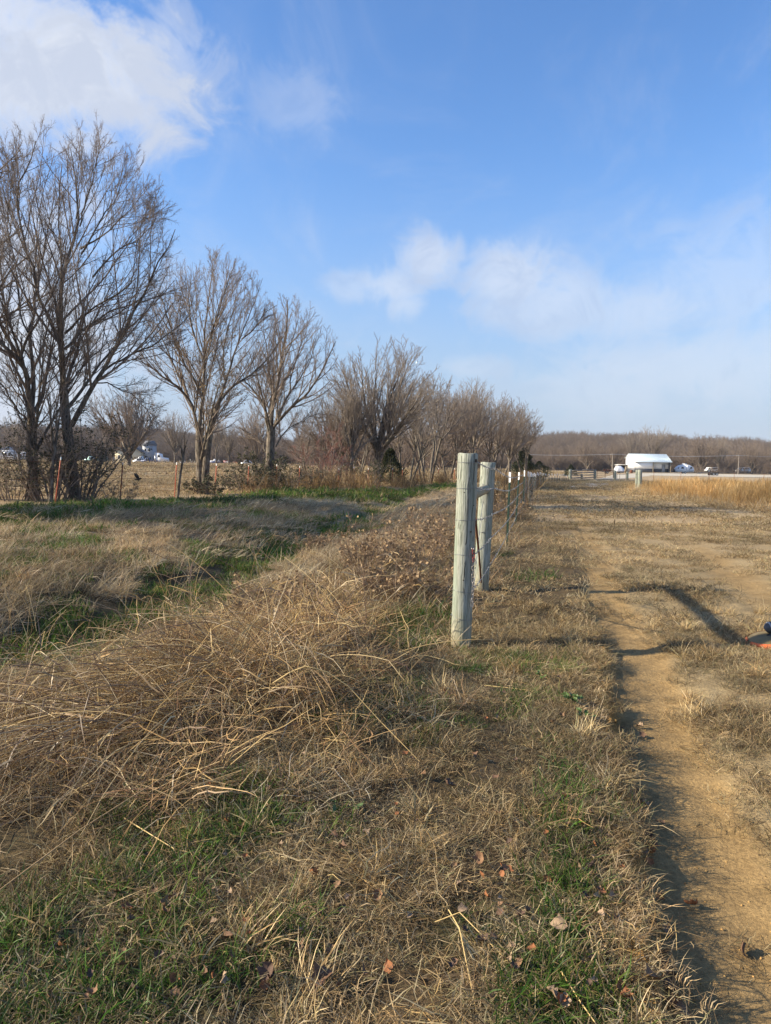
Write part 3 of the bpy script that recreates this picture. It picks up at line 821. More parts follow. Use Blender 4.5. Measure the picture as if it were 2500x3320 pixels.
def inside(p, env):
    c, r = env
    q = (p - np.array(c)) / np.array(r)
    q[..., 2] = np.maximum(q[..., 2], 0)
    return (q ** 2).sum(-1) < 1

def shoots(P, RR, n, t0, t1, ang, lenf, K, up, wig, g, rf=0.55, rmin=0.004, tip=0.35, lenmin=0.0, fall=0.55, env=None, keep=0):
    """n side shoots on every line of P (N,K,3)"""
    N, K0 = P.shape[:2]
    L = np.linalg.norm(np.diff(P, axis=1), axis=2).sum(1)
    t = t0 + (t1 - t0) * (np.arange(n)[None] + g.random((N, n))) / n
    f = t * (K0 - 1)
    i = np.minimum(f.astype(int), K0 - 2); fr = (f - i)[..., None]
    rows = np.arange(N)[:, None]
    A, B = P[rows, i], P[rows, i + 1]
    base = A * (1 - fr) + B * fr
    tan = B - A; tan /= np.linalg.norm(tan, axis=2, keepdims=True) + 1e-9
    r0 = RR[rows, i] * (1 - fr[..., 0]) + RR[rows, i + 1] * fr[..., 0]
    az = g.random((N, 1)) * 6.28 + np.arange(n)[None] * 2.4 + g.normal(0, 0.5, (N, n))
    ref = np.where(np.abs(tan[..., 2:3]) < 0.9, UPV, np.array([1.0, 0, 0]))
    e1 = np.cross(tan, ref); e1 /= np.linalg.norm(e1, axis=2, keepdims=True) + 1e-9
    e2 = np.cross(tan, e1)
    a = ang[0] + (ang[1] - ang[0]) * g.random((N, n))
    d = tan * np.cos(a)[..., None] + (e1 * np.cos(az)[..., None] + e2 * np.sin(az)[..., None]) * np.sin(a)[..., None]
    ln = L[:, None] * (lenf[0] + (lenf[1] - lenf[0]) * g.random((N, n))) * (1 - fall * t)
    ln = np.maximum(ln, lenmin)
    if env is not None:                                   # stop at the rounded outline of the crown
        ok = np.ones(ln.shape, bool); reach = np.zeros(ln.shape)
        for k in range(1, 13):
            ok &= inside(base + (d + UPV * up * k * 0.22) * (ln * k / 12)[..., None], env)
            reach = np.where(ok, k / 12, reach)
        ln = np.maximum(ln * reach * (0.88 + 0.16 * g.random(ln.shape)), 0.05)
    base = base.reshape(-1, 3); d = d.reshape(-1, 3); ln = ln.ravel(); r0 = r0.ravel()
    if keep:                                              # no stubs crowding at the outline
        ki = np.where(ln > keep)[0]
        base, d, ln, r0 = base[ki], d[ki], ln[ki], r0[ki]
    M = len(base)
    C = np.zeros((M, K, 3)); C[:, 0] = base
    st = (ln / (K - 1))[:, None]
    for k in range(1, K):
        C[:, k] = C[:, k - 1] + d * st
        d = d + UPV * up + g.normal(0, wig, (M, 3))
        d /= np.linalg.norm(d, axis=1, keepdims=True)
    r = np.maximum(r0 * rf, rmin)
    r = np.minimum(r, ln * 0.022 + rmin * 0.6)
    return C, r[:, None] * np.linspace(1, tip, K)[None]

def join_tubes(groups):
    vs, qs, n = [], [], 0
    for P, RR, S in groups:
        v, q = tubes(P, RR, S)
        vs.append(v); qs.append(q + n); n += len(v)
    return np.concatenate(vs), np.concatenate(qs)

def leaves_mesh(pts, size, g, name, mat, droop=0.5):
    n = len(pts)
    a = g.random(n) * 6.28
    d = np.stack([np.cos(a), np.sin(a), g.normal(-droop, 0.5, n)], 1); d /= np.linalg.norm(d, axis=1, keepdims=True)
    w = np.cross(d, g.normal(0, 1, (n, 3))); w /= np.linalg.norm(w, axis=1, keepdims=True) + 1e-9
    s = size * (0.6 + 0.8 * g.random(n))[:, None]
    p = pts
    V4 = np.stack([p, p + d * s * .5 + w * s * .3, p + d * s, p + d * s * .5 - w * s * .3], 1).reshape(-1, 3)
    return mesh_data(name, V4, [np.arange(n * 4).reshape(-1, 4)], mat)

def limbs_to_meshes(name, trunks, limbs, seed, detail, bark=None, twig=None, origin=(0, 0, 0), tw=0.0045, leaves=0, up=0.07, env=None):
    """trunks and limbs: lists of (points (K,3), radii (K)) all K=14. Returns trunk mesh, crown mesh, leaf mesh"""
    g = np.random.default_rng(seed)
    o = np.array(origin, float)
    TP = np.array([p for p, r in trunks]) - o; TR = np.array([r for p, r in trunks])
    LP = np.array([p for p, r in limbs]) - o; LR = np.array([r for p, r in limbs])
    d1, d2, d3, d4 = detail
    if env is not None:
        env = (np.array(env[0]) - o, env[1])
        for i in range(len(LP)):                          # limbs end inside the outline too
            ins = inside(LP[i], env)
            if not ins[4:].all():
                kk = max(4, 4 + int(np.argmin(ins[4:])))
                t_ = np.linspace(0, kk, 14)
                LP[i] = np.stack([np.interp(t_, np.arange(14), LP[i][:, j]) for j in range(3)], 1)
                LR[i] = np.interp(t_, np.arange(14), LR[i]) * np.linspace(1, 0.45, 14)
    tn, tq = join_tubes([(TP, TR, 9), (LP, LR, 6)])
    B1 = shoots(LP, LR, d1, 0.16, 0.98, (0.25, 0.70), (0.46, 0.90), 8, up, 0.045, g, env=env, keep=0.5 if env is not None else 0, rf=0.55, rmin=tw * 2.2)
    B2 = shoots(B1[0], B1[1], d2, 0.15, 1.0, (0.28, 0.75), (0.26, 0.50), 6, up * 0.7, 0.05, g, env=env, keep=0.2 if env is not None else 0, rf=0.6, rmin=tw * 1.5)
    B3 = shoots(B2[0], B2[1], d3, 0.12, 1.0, (0.28, 0.75), (0.30, 0.58), 2, 0.03, 0.05, g, rf=0.65, rmin=tw, lenmin=0.10)
    gr = [(B1[0], B1[1], 4), (B2[0], B2[1], 3), (B3[0], B3[1], 3)]
    tipP = B3[0]
    if d4:
        B4 = shoots(B3[0], B3[1], d4, 0.2, 1.0, (0.5, 1.0), (0.4, 0.8), 2, 0.06, 0.1, g, rf=0.8, rmin=tw * 0.8, lenmin=0.08)
        gr.append((B4[0], B4[1], 3)); tipP = B4[0]
    cn, cq = join_tubes(gr)
    tm = mesh_data(name + '_trunk', tn, [tq], bark or M_BARK, None, True)
    cm = mesh_data(name + '_crown', cn, [cq], twig or M_TWIG, None, True)
    lm = None
    if leaves:
        pick = tipP[g.integers(0, len(tipP), leaves * 3), -1]
        keep = fbm(pick[:, 0] * .9 + pick[:, 2] * .7, pick[:, 1] * .9 + pick[:, 2] * .5, seed, 3)
        pick = pick[np.argsort(-keep)[:leaves]]
        lm = leaves_mesh(pick, 0.075, g, name + '_leaves', M_DRYLEAF)
    return tm, cm, lm

def tree_thing(name, meshes, label, loc, group=None, rz=0.0):
    t = thing(name, label, 'tree', loc, rz, group)
    link('trunk', meshes[0], t)
    link('crown', meshes[1], t)
    if len(meshes) > 2 and meshes[2]:
        tag(link('leaf_cluster', meshes[2], t), kind='stuff', label='pale brown leaves still hanging in the crown')
    return t

def traced(name, label, y0, trunks, limbs, seed, detail, spread, extra=0, leaves=0, twig=None, tw=0.0045, crown=None):
    """a tree whose limbs follow those of the photographed one, each swung to its own depth"""
    g = np.random.default_rng(seed)
    foot = gp(*trunks[0][0][0])
    foot = Vector(at(*trunks[0][0][0], y0)); foot.z = gz(foot.x, foot.y) - 0.05
    def lift(px, dep0, dep1):
        n = len(px)
        P = [at(u, v, y0 + dep0 + (dep1 - dep0) * (k / (n - 1)) ** 1.1) for k, (u, v) in enumerate(px)]
        return resample([tuple(p) for p in P], 14)
    T, Lm = [], []
    for px, wpx, dep in trunks:
        P = lift(px, 0, dep)
        if T == []:
            P[:, 2] -= 0.0
            P[0] = tuple(foot)
        r = np.array(np.interp(np.linspace(0, 1, 14), [0, 0.06, 0.15, 1], [wpx[0] * 1.35, wpx[0] * 1.08, wpx[0], wpx[1]])) * y0 / F / 2
        T.append((P, r))
    for px, wpx, dep in limbs:
        P = lift(px, dep * 0.0, dep)
        P[2:] += np.cumsum(g.normal(0, 0.038, (12, 3)), 0)
        r = np.linspace(wpx[0] * 0.78, max(wpx[1] * 0.7, 0.9), 14) ** 1.0 * y0 / F / 2
        Lm.append((P, r))
    # further limbs leaving the stems towards and away from the eye
    for k in range(extra):
        P, r = T[k % len(T)] if k % 2 == 0 else Lm[g.integers(0, len(Lm))]
        i = int(g.integers(6, 13)) if k % 2 == 0 else int(g.integers(2, 6))
        s = 1 if k % 4 < 2 else -1
        ln = spread * (0.9 + 0.6 * g.random())
        d = np.array([g.normal(0, 0.35), s * (0.55 + 0.3 * g.random()), 1.0]); d /= np.linalg.norm(d)
        Q = [P[i]]
        for j in range(13):
            Q.append(Q[-1] + d * ln / 13)
            d = d + UPV * 0.05 + g.normal(0, 0.06, 3); d /= np.linalg.norm(d)
        Lm.append((np.array(Q), np.linspace(min(r[i] * 0.6, 0.07), 0.012, 14)))
    env = None
    if crown:                                             # middle and half width, half height of the crown in the photograph
        cu, cv, ru, rv = crown
        env = (tuple(at(cu, cv, y0)), (ru * y0 / F, ru * y0 / F * 0.85, rv * y0 / F))
    ms = limbs_to_meshes(name, T, Lm, seed, detail, origin=tuple(foot), twig=twig, tw=tw, leaves=leaves, env=env)
    return tree_thing(name, ms, label, foot)

def c1(pts):
    out = [(x * .375, 300 + y * .375) for x, y in pts]
    return [(u, v if v > 800 else 900 - (900 - v) * 0.85) for u, v in out]
def c2(pts): return [(x * .3617, 900 + y * .3617) for x, y in pts]
def c3(pts):
    out = [(400 + x * .4802, 700 + y * .4802) for x, y in pts]
    return [(u, v if v > 1150 else 1150 - (1150 - v) * 0.98) for u, v in out]

YA = 26.0
traced('bare_tree', 'tall bare tree with a forked mossy trunk left of the leaning red post', YA,
       [(c2([(300, 1960), (288, 1700), (285, 1450), (285, 1250)]), (36, 30), 0.2)],
       [(c2([(285, 1260), (272, 1000), (255, 900), (200, 770), (120, 660), (0, 560), (-180, 440), (-340, 200)]), (28, 5), -1.8),
        (c2([(180, 740), (90, 560), (20, 380), (-30, 200), (-60, 0)]) + c1([(-60, 1400), (-80, 900)]), (15, 3), -2.4),
        (c2([(288, 1150), (305, 950), (300, 780), (280, 600), (290, 480), (335, 350), (350, 120)]) + c1([(350, 1650), (400, 1300), (470, 900), (500, 500)]), (20, 3), 1.6),
        (c2([(190, 700), (215, 610), (270, 480), (390, 370), (470, 210), (560, 80)]) + c1([(600, 1450), (660, 1150), (720, 800)]), (14, 3), -1.0),
        (c2([(250, 490), (200, 400), (160, 280), (150, 60)]) + c1([(130, 1500), (60, 1100), (20, 700), (10, 420)]), (9, 2), 2.2),
        (c2([(318, 1200), (390, 1040), (430, 900), (480, 730), (520, 600), (560, 400), (600, 150)]), (20, 4), 2.6),
        (c2([(240, 1270), (180, 1200), (130, 1100), (60, 1000), (0, 900), (-120, 800)]), (9, 2.5), -2.2),
        (c1([(290, 1250), (190, 900), (210, 650), (190, 400), (210, 200), (190, 40)]), (6, 1.5), 0.6),
        (c1([(80, 1250), (40, 900), (90, 600), (110, 350)]), (6, 1.5), -0.8)],
       401, (15, 8, 9, 1), 4.5, extra=5, crown=(40, 930, 285, 520))
traced('bare_tree', 'tallest bare tree, vine-clad dark trunk with wide limbs, right of the leaning red post', YA + 0.6,
       [(c2([(668, 2000), (640, 1720), (620, 1500), (600, 1350), (578, 1150), (570, 960)]), (40, 26), 0.2)],
       [(c2([(570, 970), (560, 780), (548, 620), (540, 480), (552, 330), (560, 150), (575, 0)]) + c1([(565, 1500), (600, 1300), (660, 1150), (685, 950), (650, 760), (630, 520), (600, 260)]), (25, 3), 0.8),
        (c2([(535, 560), (480, 450), (420, 350), (370, 230), (310, 100)]) + c1([(290, 1580), (255, 1480), (200, 1330), (165, 1100), (150, 900), (215, 600), (300, 300)]), (15, 3), -1.6),
        (c2([(640, 1330), (690, 1260), (735, 1120), (830, 960), (900, 860), (985, 710), (1080, 570), (1150, 430), (1230, 270), (1300, 150)]) + c1([(1310, 1620), (1400, 1420), (1470, 1250), (1540, 1080)]), (24, 3), -1.0),
        (c2([(580, 640), (680, 560), (780, 470), (900, 380), (1000, 320), (1200, 255), (1400, 140)]) , (14, 3), 1.8),
        (c2([(582, 500), (700, 400), (850, 280), (1000, 190), (1180, 60)]) + c1([(1150, 1500), (1220, 1200), (1300, 900)]), (12, 3), -2.2),
        (c2([(900, 860), (1000, 780), (1200, 680), (1400, 600), (1560, 470), (1700, 330)]), (11, 2.5), 1.2),
        (c2([(870, 945), (960, 945), (1060, 990), (1200, 1080), (1300, 1200), (1355, 1300)]), (6, 1.5), -0.8),
        (c2([(590, 1000), (680, 880), (780, 750), (940, 640), (1100, 500)]), (8, 2), 2.6),
        (c1([(700, 1400), (800, 1200), (900, 1050), (1000, 900), (1080, 700), (1100, 520)]), (9, 2), 1.0),
        (c1([(690, 1080), (760, 850), (850, 600), (900, 420), (930, 250)]), (7, 1.6), -1.2),
        (c1([(700, 1350), (900, 1150), (1100, 900), (1200, 700), (1250, 500)]), (9, 2), -2.0),
        (c1([(660, 1000), (700, 700), (680, 450), (690, 250)]), (6, 1.5), 1.8),
        (c1([(570, 1450), (480, 1250), (420, 1050), (370, 800), (330, 500), (335, 200)]), (8, 2), 2.4),
        (c1([(800, 1600), (1000, 1350), (1150, 1180), (1300, 1000), (1330, 800)]), (8, 2), 2.0)],
       402, (15, 8, 8, 1), 4.5, extra=7, crown=(285, 930, 345, 550))
traced('bare_tree', 'bare tree with two trunks from one foot and a few pale leaves left', 32.3,
       [(c3([(530, 1880), (520, 1720), (512, 1560), (515, 1430)]), (30, 24), 0.1),
        (c3([(545, 1880), (555, 1700), (575, 1520), (600, 1390), (640, 1270)]), (26, 17), -0.3)],
       [(c3([(505, 1440), (480, 1350), (440, 1230), (380, 1160), (300, 1100), (200, 1030), (100, 960), (20, 930)]), (15, 3), -1.4),
        (c3([(515, 1430), (522, 1320), (530, 1200), (540, 1090), (540, 900), (530, 720), (560, 450), (600, 190)]), (18, 2.5), 0.6),
        (c3([(640, 1270), (700, 1180), (760, 1130), (830, 1080), (910, 1020), (1000, 900), (1080, 780), (1180, 560)]), (14, 2.5), 1.6),
        (c3([(640, 1270), (690, 1120), (740, 970), (800, 820), (850, 690), (900, 540), (980, 350)]), (13, 2.5), -1.2),
        (c3([(525, 1220), (500, 1150), (480, 1090), (430, 1000), (370, 850), (310, 700), (250, 480)]), (11, 2.5), -1.0),
        (c3([(430, 1215), (370, 1050), (300, 900), (250, 760), (200, 600)]), (9, 2), 1.4),
        (c3([(540, 980), (500, 850), (450, 700), (420, 520), (450, 300)]), (10, 2), 1.4),
        (c3([(540, 960), (590, 800), (650, 650), (700, 500), (730, 300)]), (10, 2), -1.6),
        (c3([(690, 1130), (660, 950), (690, 780), (760, 600), (800, 300)]), (9, 2), 2.0),
        (c3([(800, 830), (880, 760), (960, 640), (1060, 560), (1080, 450)]), (7, 2), -1.8),
        (c3([(470, 1340), (490, 1240), (470, 1120), (480, 980)]), (7, 2), 1.0)],
       403, (15, 8, 9, 1), 3.6, extra=6, leaves=1500, crown=(665, 1090, 255, 305))
traced('bare_tree', 'bare spreading tree rising out of the dark brush by the red fence', 37.5,
       [(c3([(985, 1760), (990, 1620), (995, 1500), (1000, 1420)]), (30, 26), 0.1)],
       [(c3([(1000, 1430), (1000, 1340), (1020, 1200), (1040, 1050), (1060, 900), (1090, 700), (1080, 540)]), (18, 2.5), 0.6),
        (c3([(985, 1470), (960, 1350), (930, 1260), (870, 1190), (800, 1100), (760, 1000)]), (12, 2.5), -1.0),
        (c3([(995, 1400), (985, 1300), (1010, 1180), (960, 1000), (930, 820), (940, 620)]), (14, 2.5), 1.2),
        (c3([(1010, 1430), (1080, 1350), (1140, 1290), (1200, 1230), (1270, 1160), (1350, 1050), (1440, 850)]), (14, 2.5), -0.8),
        (c3([(1050, 1370), (1070, 1290), (1120, 1200), (1200, 1080), (1280, 950), (1350, 720)]), (12, 2.5), 1.6),
        (c3([(1040, 1080), (1100, 950), (1170, 780), (1190, 580)]), (9, 2), -1.4),
        (c3([(1030, 1560), (1060, 1500), (1110, 1440), (1200, 1370), (1330, 1320)]), (6, 2), 0.5),
        (c3([(960, 1590), (900, 1500), (850, 1470), (760, 1400)]), (7, 2), 0.8),
        (c3([(1120, 1200), (1160, 1030), (1240, 850), (1290, 680)]), (8, 2), 2.2)],
       404, (14, 8, 8, 1), 3.4, extra=6, crown=(930, 1200, 188, 260))

def auto_tree(name, seed, H, lean=0.06, stems=1, limbs=9, open_=(0.15, 0.75), detail=(10, 6, 4, 0), twig=None, tw=0.007, trunk=0.24, r0=None, bark=None, up=0.04, dome=0.45):
    """a vase-shaped bare tree about H tall standing at its own origin"""
    g = np.random.default_rng(seed)
    r0 = r0 or H * 0.019
    T, Lm = [], []
    for s in range(stems):
        a = 6.28 * s / stems + g.random()
        ls = lean + (0.22 if stems > 1 else 0) * (0.4 + g.random())
        d = np.array([math.cos(a) * ls, math.sin(a) * ls, 1.0]); d /= np.linalg.norm(d)
        P = [np.array([math.cos(a), math.sin(a), 0]) * (0.25 if stems > 1 else 0) + np.array([0, 0, -0.1])]
        hh = H * trunk * (0.8 + 0.5 * g.random())
        for k in range(13):
            P.append(P[-1] + d * hh / 13); d = d + g.normal(0, 0.03, 3); d /= np.linalg.norm(d)
        P = np.array(P)
        rr = r0 * (0.62 if stems > 1 else 1.0)
        T.append((P, rr * np.interp(np.linspace(0, 1, 14), [0, .08, 1], [1.4, 1.05, 0.8])))
        m = max(3, limbs // stems)
        for k in range(m):
            i = 13 if k < m * 0.55 else int(g.integers(7, 13))
            az = 6.28 * k / m * 1.0 + g.normal(0, 0.35) + s
            op = open_[0] + (open_[1] - open_[0]) * ((k % 3) / 2 * 0.6 + 0.4 * g.random())
            dd = np.array([math.cos(az) * math.sin(op), math.sin(az) * math.sin(op), math.cos(op)]) + d * 0.3
            dd /= np.linalg.norm(dd)
            # the limb ends on the rounded outline of the crown
            cz, rz_, rx_ = H * 0.56, H * 0.44, H * dome
            pp = (P[i] - np.array([0, 0, cz])) / np.array([rx_, rx_, rz_]); qd = (dd + UPV * 0.18) / np.array([rx_, rx_, rz_])
            aa, bb, cc_ = qd @ qd, pp @ qd, pp @ pp - 1
            dsc = bb * bb - aa * cc_
            ln = (-bb + math.sqrt(dsc)) / aa if dsc > 0 else H * 0.5
            ln = min(max(ln, H * 0.25), H) * (0.80 + 0.17 * g.random())
            Q = [P[i]]
            for j in range(13):
                Q.append(Q[-1] + dd * ln / 13)
                dd = dd + UPV * up * 0.45 + g.normal(0, 0.035, 3); dd /= np.linalg.norm(dd)
            Lm.append((np.array(Q), rr * 0.62 * np.linspace(1, 0.10, 14)))
    return limbs_to_meshes(name, T, Lm, seed, detail, twig=twig, tw=tw, bark=bark, up=up, env=((0, 0, H * 0.56), (H * dome, H * dome, H * 0.45)))

VAR = [auto_tree('vase_tree', 501, 10.5, limbs=12, open_=(0.15, 1.1), detail=(14, 8, 8, 0), twig=M_TWIG2, tw=0.007, dome=0.44, trunk=0.25, up=0.03),
       auto_tree('clump_tree', 502, 8.0, stems=3, limbs=12, open_=(0.1, 1.0), detail=(11, 7, 8, 0), twig=M_TWIG2, tw=0.008, trunk=0.36),
       auto_tree('broad_tree', 503, 9.0, stems=2, limbs=12, open_=(0.15, 1.25), detail=(11, 7, 8, 0), twig=M_TWIG, tw=0.008, dome=0.52),
       auto_tree('slim_tree', 504, 8.0, limbs=9, open_=(0.1, 0.8), detail=(11, 7, 8, 0), twig=M_TWIG2, tw=0.008, trunk=0.34),
       auto_tree('round_tree', 505, 15.0, limbs=17, open_=(0.1, 1.45), detail=(11, 7, 8, 0), twig=M_TWIG, tw=0.016, trunk=0.16, r0=0.34, dome=0.50),
       auto_tree('field_tree', 506, 14.0, limbs=12, open_=(0.15, 1.0), detail=(10, 6, 4, 0), twig=M_TWIG2, tw=0.018, trunk=0.22)]
VH = [10.5, 8.0, 9.0, 8.0, 15.0, 14.0]
_protos = {}
def stand(kind, u, dep, H, label, rz, name='bare_tree', group=None, wide=1.0):
    p = at(u, 1500, dep)
    loc = (p.x, dep, gz(p.x, dep) - 0.05)
    sc = H / VH[kind]
    if kind not in _protos:
        _protos[kind] = tree_thing(name, VAR[kind], label, loc, group, rz)
        _protos[kind].scale = (sc * wide, sc * wide, sc)
        return _protos[kind]
    t = clone(_protos[kind], loc, rz, (sc * wide, sc * wide, sc), label)
    t.name = name
    if group: t['group'] = group
    elif 'group' in t: del t['group']
    return t

fl = lambda u: 20.2 / (0.4 - (u - 1250) / 2400)            # distance of the red fence at pixel column u
stand(0, 1222, fl(1222) + 2.5, 10.9, 'pale vase-shaped bare tree, tallest of the fence-line trees near the wooden posts', 0.4, wide=1.08)
stand(1, 1325, fl(1325) + 2, 7.0, 'dark bare tree with crossing stems just right of the pale vase-shaped tree', 1.0)
stand(1, 1392, fl(1392) + 1.5, 9.4, 'dark many-stemmed bare tree just left of the taller wooden post', 2.7)
stand(2, 1455, fl(1455) + 6, 9.6, 'broad bare tree partly hidden behind the top of the near wooden post', 1.9)
stand(3, 1530, fl(1530) + 3, 9.4, 'slender bare tree rising behind the two wooden fence posts', 0.3)
stand(2, 1590, fl(1590) + 4, 10.4, 'bare tree with a wide low crown right of the second wooden post', 4.0)
stand(0, 1655, fl(1655) + 3, 10.4, 'grey bare tree above the nearest green steel post', 2.2, wide=0.9)
stand(1, 1700, fl(1700) + 2, 8.6, 'last low bare tree of the fence row, beside the dark cedar', 5.0)
stand(3, 1140, fl(1140) + 4, 7.2, 'slim bare tree between the red-twigged shrub and the vase-shaped tree', 1.2)
stand(2, 1010, fl(1010) + 9, 5.6, 'small bare tree behind the left side of the red-twigged shrub', 3.0)
stand(1, 1160, fl(1160) + 12, 6.0, 'bare thicket tree standing behind the vase-shaped tree', 0.8)
stand(2, 1370, fl(1370) + 10, 9.0, 'bare tree behind the two dark fence-row trees', 0.9)
stand(0, 1500, fl(1500) + 12, 11.4, 'tallest bare tree behind the top of the second wooden post', 5.5)
stand(2, 1625, fl(1625) + 14, 11.0, 'rounded bare tree at the back of the fence row above the green posts', 2.6)
stand(0, 1100, fl(1100) + 8, 7.4, 'bare tree behind the right side of the red-twigged shrub', 4.4)
stand(4, 418, 122, 15.2, 'big round-crowned bare tree in the hay field, in front of the cream house', 0.5)
stand(5, 365, 175, 10.5, 'small dark bare tree just left of the big round-crowned field tree', 1.5)
stand(5, 568, 190, 15.0, 'lone bare tree in the field behind the white lorry cab', 2.5)
stand(5, 742, 200, 13.0, 'bare tree in the field right of the two-trunked tree', 4.1)
stand(3, 702, 195, 12.5, 'slim bare tree in the field nearest the two-trunked tree', 2.0)
stand(4, 832, 185, 15.5, 'bare field tree half hidden by the tree in dark brush', 3.3)
stand(5, 60, 210, 15, 'bare field tree behind the white trailers at the far left', 0.2)
stand(4, 235, 230, 14, 'bare field tree behind the vine-clad trunk', 5.1)
# trees behind the barn and along the far road
for kind, u, dep, H, rz, lab in ((4, 1905, 262, 13, 1.1, 'bare tree behind the wooden gate fence'),
                                 (5, 2050, 268, 16, 0.4, 'bare tree behind the left end of the barn roof'),
                                 (5, 2118, 272, 18.5, 3.4, 'tall bare tree rising behind the middle of the barn roof'),
                                 (4, 2275, 258, 15, 2.0, 'bare tree between the camper and the far utility pole'),
                                 (5, 2330, 262, 14, 5.2, 'bare tree behind the flatbed trailer'),
                                 (4, 2440, 256, 13, 0.9, 'bare low tree right of the far utility pole'),
                                 (4, 1990, 256, 12, 4.4, 'dark bare tree behind the silver-covered boat')):
    stand(kind, u, dep, H, lab, rz)
# a tree just outside the left of the picture: its limbs reach into it
p = at(-330, 1500, 25.0)
tt = clone(_protos[5], (p.x, p.y, gz(p.x, p.y)), 1.0, 0.95, 'large bare tree at the very left edge, its limbs reaching into view')
tt.name = 'bare_tree'
p = at(-900, 1500, 19.0)
tt = clone(_protos[4], (p.x, p.y, gz(p.x, p.y)), 2.0, 0.8, 'round bare tree left of the view that shades the ditch')
tt.name = 'bare_tree'

# ------------------------------------------------------------------ shrubs, brush and saplings
def shrub(name, label, loc, H, rad, stems, seed, twig, detail=(6, 5, 4), leaves=0, leaf_mat=None, leaf=0.05, tw=0.004, cat='shrub', droop=0.0):
    g = np.random.default_rng(seed)
    Lm = []
    for k in range(stems):
        a = g.random() * 6.28; q = rad * math.sqrt(g.random())
        P = [np.array([math.cos(a) * q * 0.5, math.sin(a) * q * 0.5, -0.05])]
        d = np.array([math.cos(a) * (0.15 + 0.5 * q / rad), math.sin(a) * (0.15 + 0.5 * q / rad), 1.0]); d /= np.linalg.norm(d)
        ln = H * (0.6 + 0.45 * g.random())
        for j in range(9):
            P.append(P[-1] + d * ln / 9); d = d + UPV * (0.02 - droop * j * 0.05) + g.normal(0, 0.12, 3); d /= np.linalg.norm(d)
        Lm.append((np.array(P), np.linspace(H * 0.009, H * 0.002, 10)))
    LP = np.array([p for p, r in Lm]); LR = np.array([r for p, r in Lm])
    B1 = shoots(LP, LR, detail[0], 0.12, 1, (0.4, 1.1), (0.3, 0.55), 6, 0.05, 0.16, g, rmin=tw * 1.6)
    detail = (detail[0], min(detail[1], 5), min(detail[2], 3))
    B2 = shoots(B1[0], B1[1], detail[1], 0.15, 1, (0.4, 1.1), (0.35, 0.65), 4, 0.04, 0.16, g, rmin=tw * 1.2)
    B3 = shoots(B2[0], B2[1], detail[2], 0.2, 1, (0.4, 1.1), (0.4, 0.7), 3, 0.03, 0.15, g, rmin=tw, lenmin=0.06)
    t = thing(name, label, cat, loc)
    v, q = join_tubes([(LP, LR, 5)]); link('stem', mesh_data(name + '_stem', v, [q], M_TWIG, None, True), t)
    v, q = join_tubes([(B1[0], B1[1], 3), (B2[0], B2[1], 3), (B3[0], B3[1], 3)]); link('crown', mesh_data(name + '_crown', v, [q], twig, None, True), t)
    if leaves:
        pts = B3[0][g.integers(0, len(B3[0]), leaves), g.integers(0, 3, leaves)]
        tag(link('leaf_cluster', leaves_mesh(pts, leaf, g, name + '_leaves', leaf_mat), t), kind='stuff')
    return t

def on(u, dep, dz=-0.03):
    p = at(u, 1500, dep)
    return (p.x, dep, gz(p.x, dep) + dz)

shrub('red_twig_shrub', 'red-twigged bare shrub in the red fence line, left of the vase-shaped tree', on(1062, fl(1062) + 2), 3.7, 1.4, 16, 601, M_REDTWIG, (7, 6, 4), tw=0.007)
shrub('brush', 'dark leafy brush round the foot of the spreading tree by the red fence', on(862, 36.2), 2.3, 1.5, 22, 602, M_TWIG, (6, 6, 4), 5200, M_BRUSHLEAF, 0.075, tw=0.005)
shrub('brush', 'grey-brown arching brush right of the spreading tree', on(925, 38.5), 1.5, 1.5, 18, 603, M_TWIG2, (6, 6, 4), 1200, M_BRUSHLEAF, 0.07, tw=0.006, droop=0.5)
shrub('brush', 'sparse brush with vines between two red posts left of the spreading tree', on(790, 34.2), 1.5, 1.2, 16, 604, M_TWIG, (6, 5, 4), 1400, M_BRUSHLEAF, 0.07, tw=0.005, droop=0.4)
shrub('honeysuckle_bush', 'small dark green bush at the foot of the two-trunked tree', on(628, 32.0), 0.95, 0.45, 12, 605, M_TWIG, (6, 5, 3), 1500, M_BRUSHLEAF, 0.07)
shrub('honeysuckle_bush', 'little dark bush against the red post right of the two-trunked tree', on(690, 31.4), 0.8, 0.3, 9, 606, M_TWIG, (5, 5, 3), 700, M_BRUSHLEAF, 0.07)
shrub('vine_tangle', 'tangle of bare vines and small leaves between the two big left trunks', on(165, 25.3), 3.0, 1.1, 20, 607, M_TWIG, (6, 5, 4), 3600, M_BRUSHLEAF, 0.055, cat='vine', droop=0.2)
shrub('vine_tangle', 'leafy vines climbing the vine-clad trunk and hanging at its right', on(258, 25.8), 3.6, 0.8, 16, 608, M_TWIG, (6, 5, 4), 3200, M_BRUSHLEAF, 0.055, cat='vine', droop=0.3)
shrub('vine_tangle', 'low bare tangle left of the forked mossy trunk', on(45, 25.0), 1.9, 1.2, 18, 609, M_TWIG, (6, 6, 4), 1500, M_BRUSHLEAF, 0.055, cat='vine', droop=0.4)
shrub('brush', 'thin brown brush along the fence right of the leaning red post', on(330, 25.6), 0.9, 1.6, 16, 610, M_TWIG, (6, 5, 3), 500, M_BRUSHLEAF, 0.05, droop=0.3)
shrub('brush', 'brown brush under the red-twigged shrub', on(1020, fl(1020) + 0.5), 1.7, 1.6, 20, 611, M_TWIG, (6, 5, 4), 1600, M_BRUSHLEAF, 0.07, tw=0.006)
shrub('brush', 'dark brush at the foot of the vase-shaped tree', on(1175, fl(1175) + 1.5), 1.9, 1.6, 20, 612, M_TWIG, (6, 6, 4), 2400, M_BRUSHLEAF, 0.08, tw=0.007)
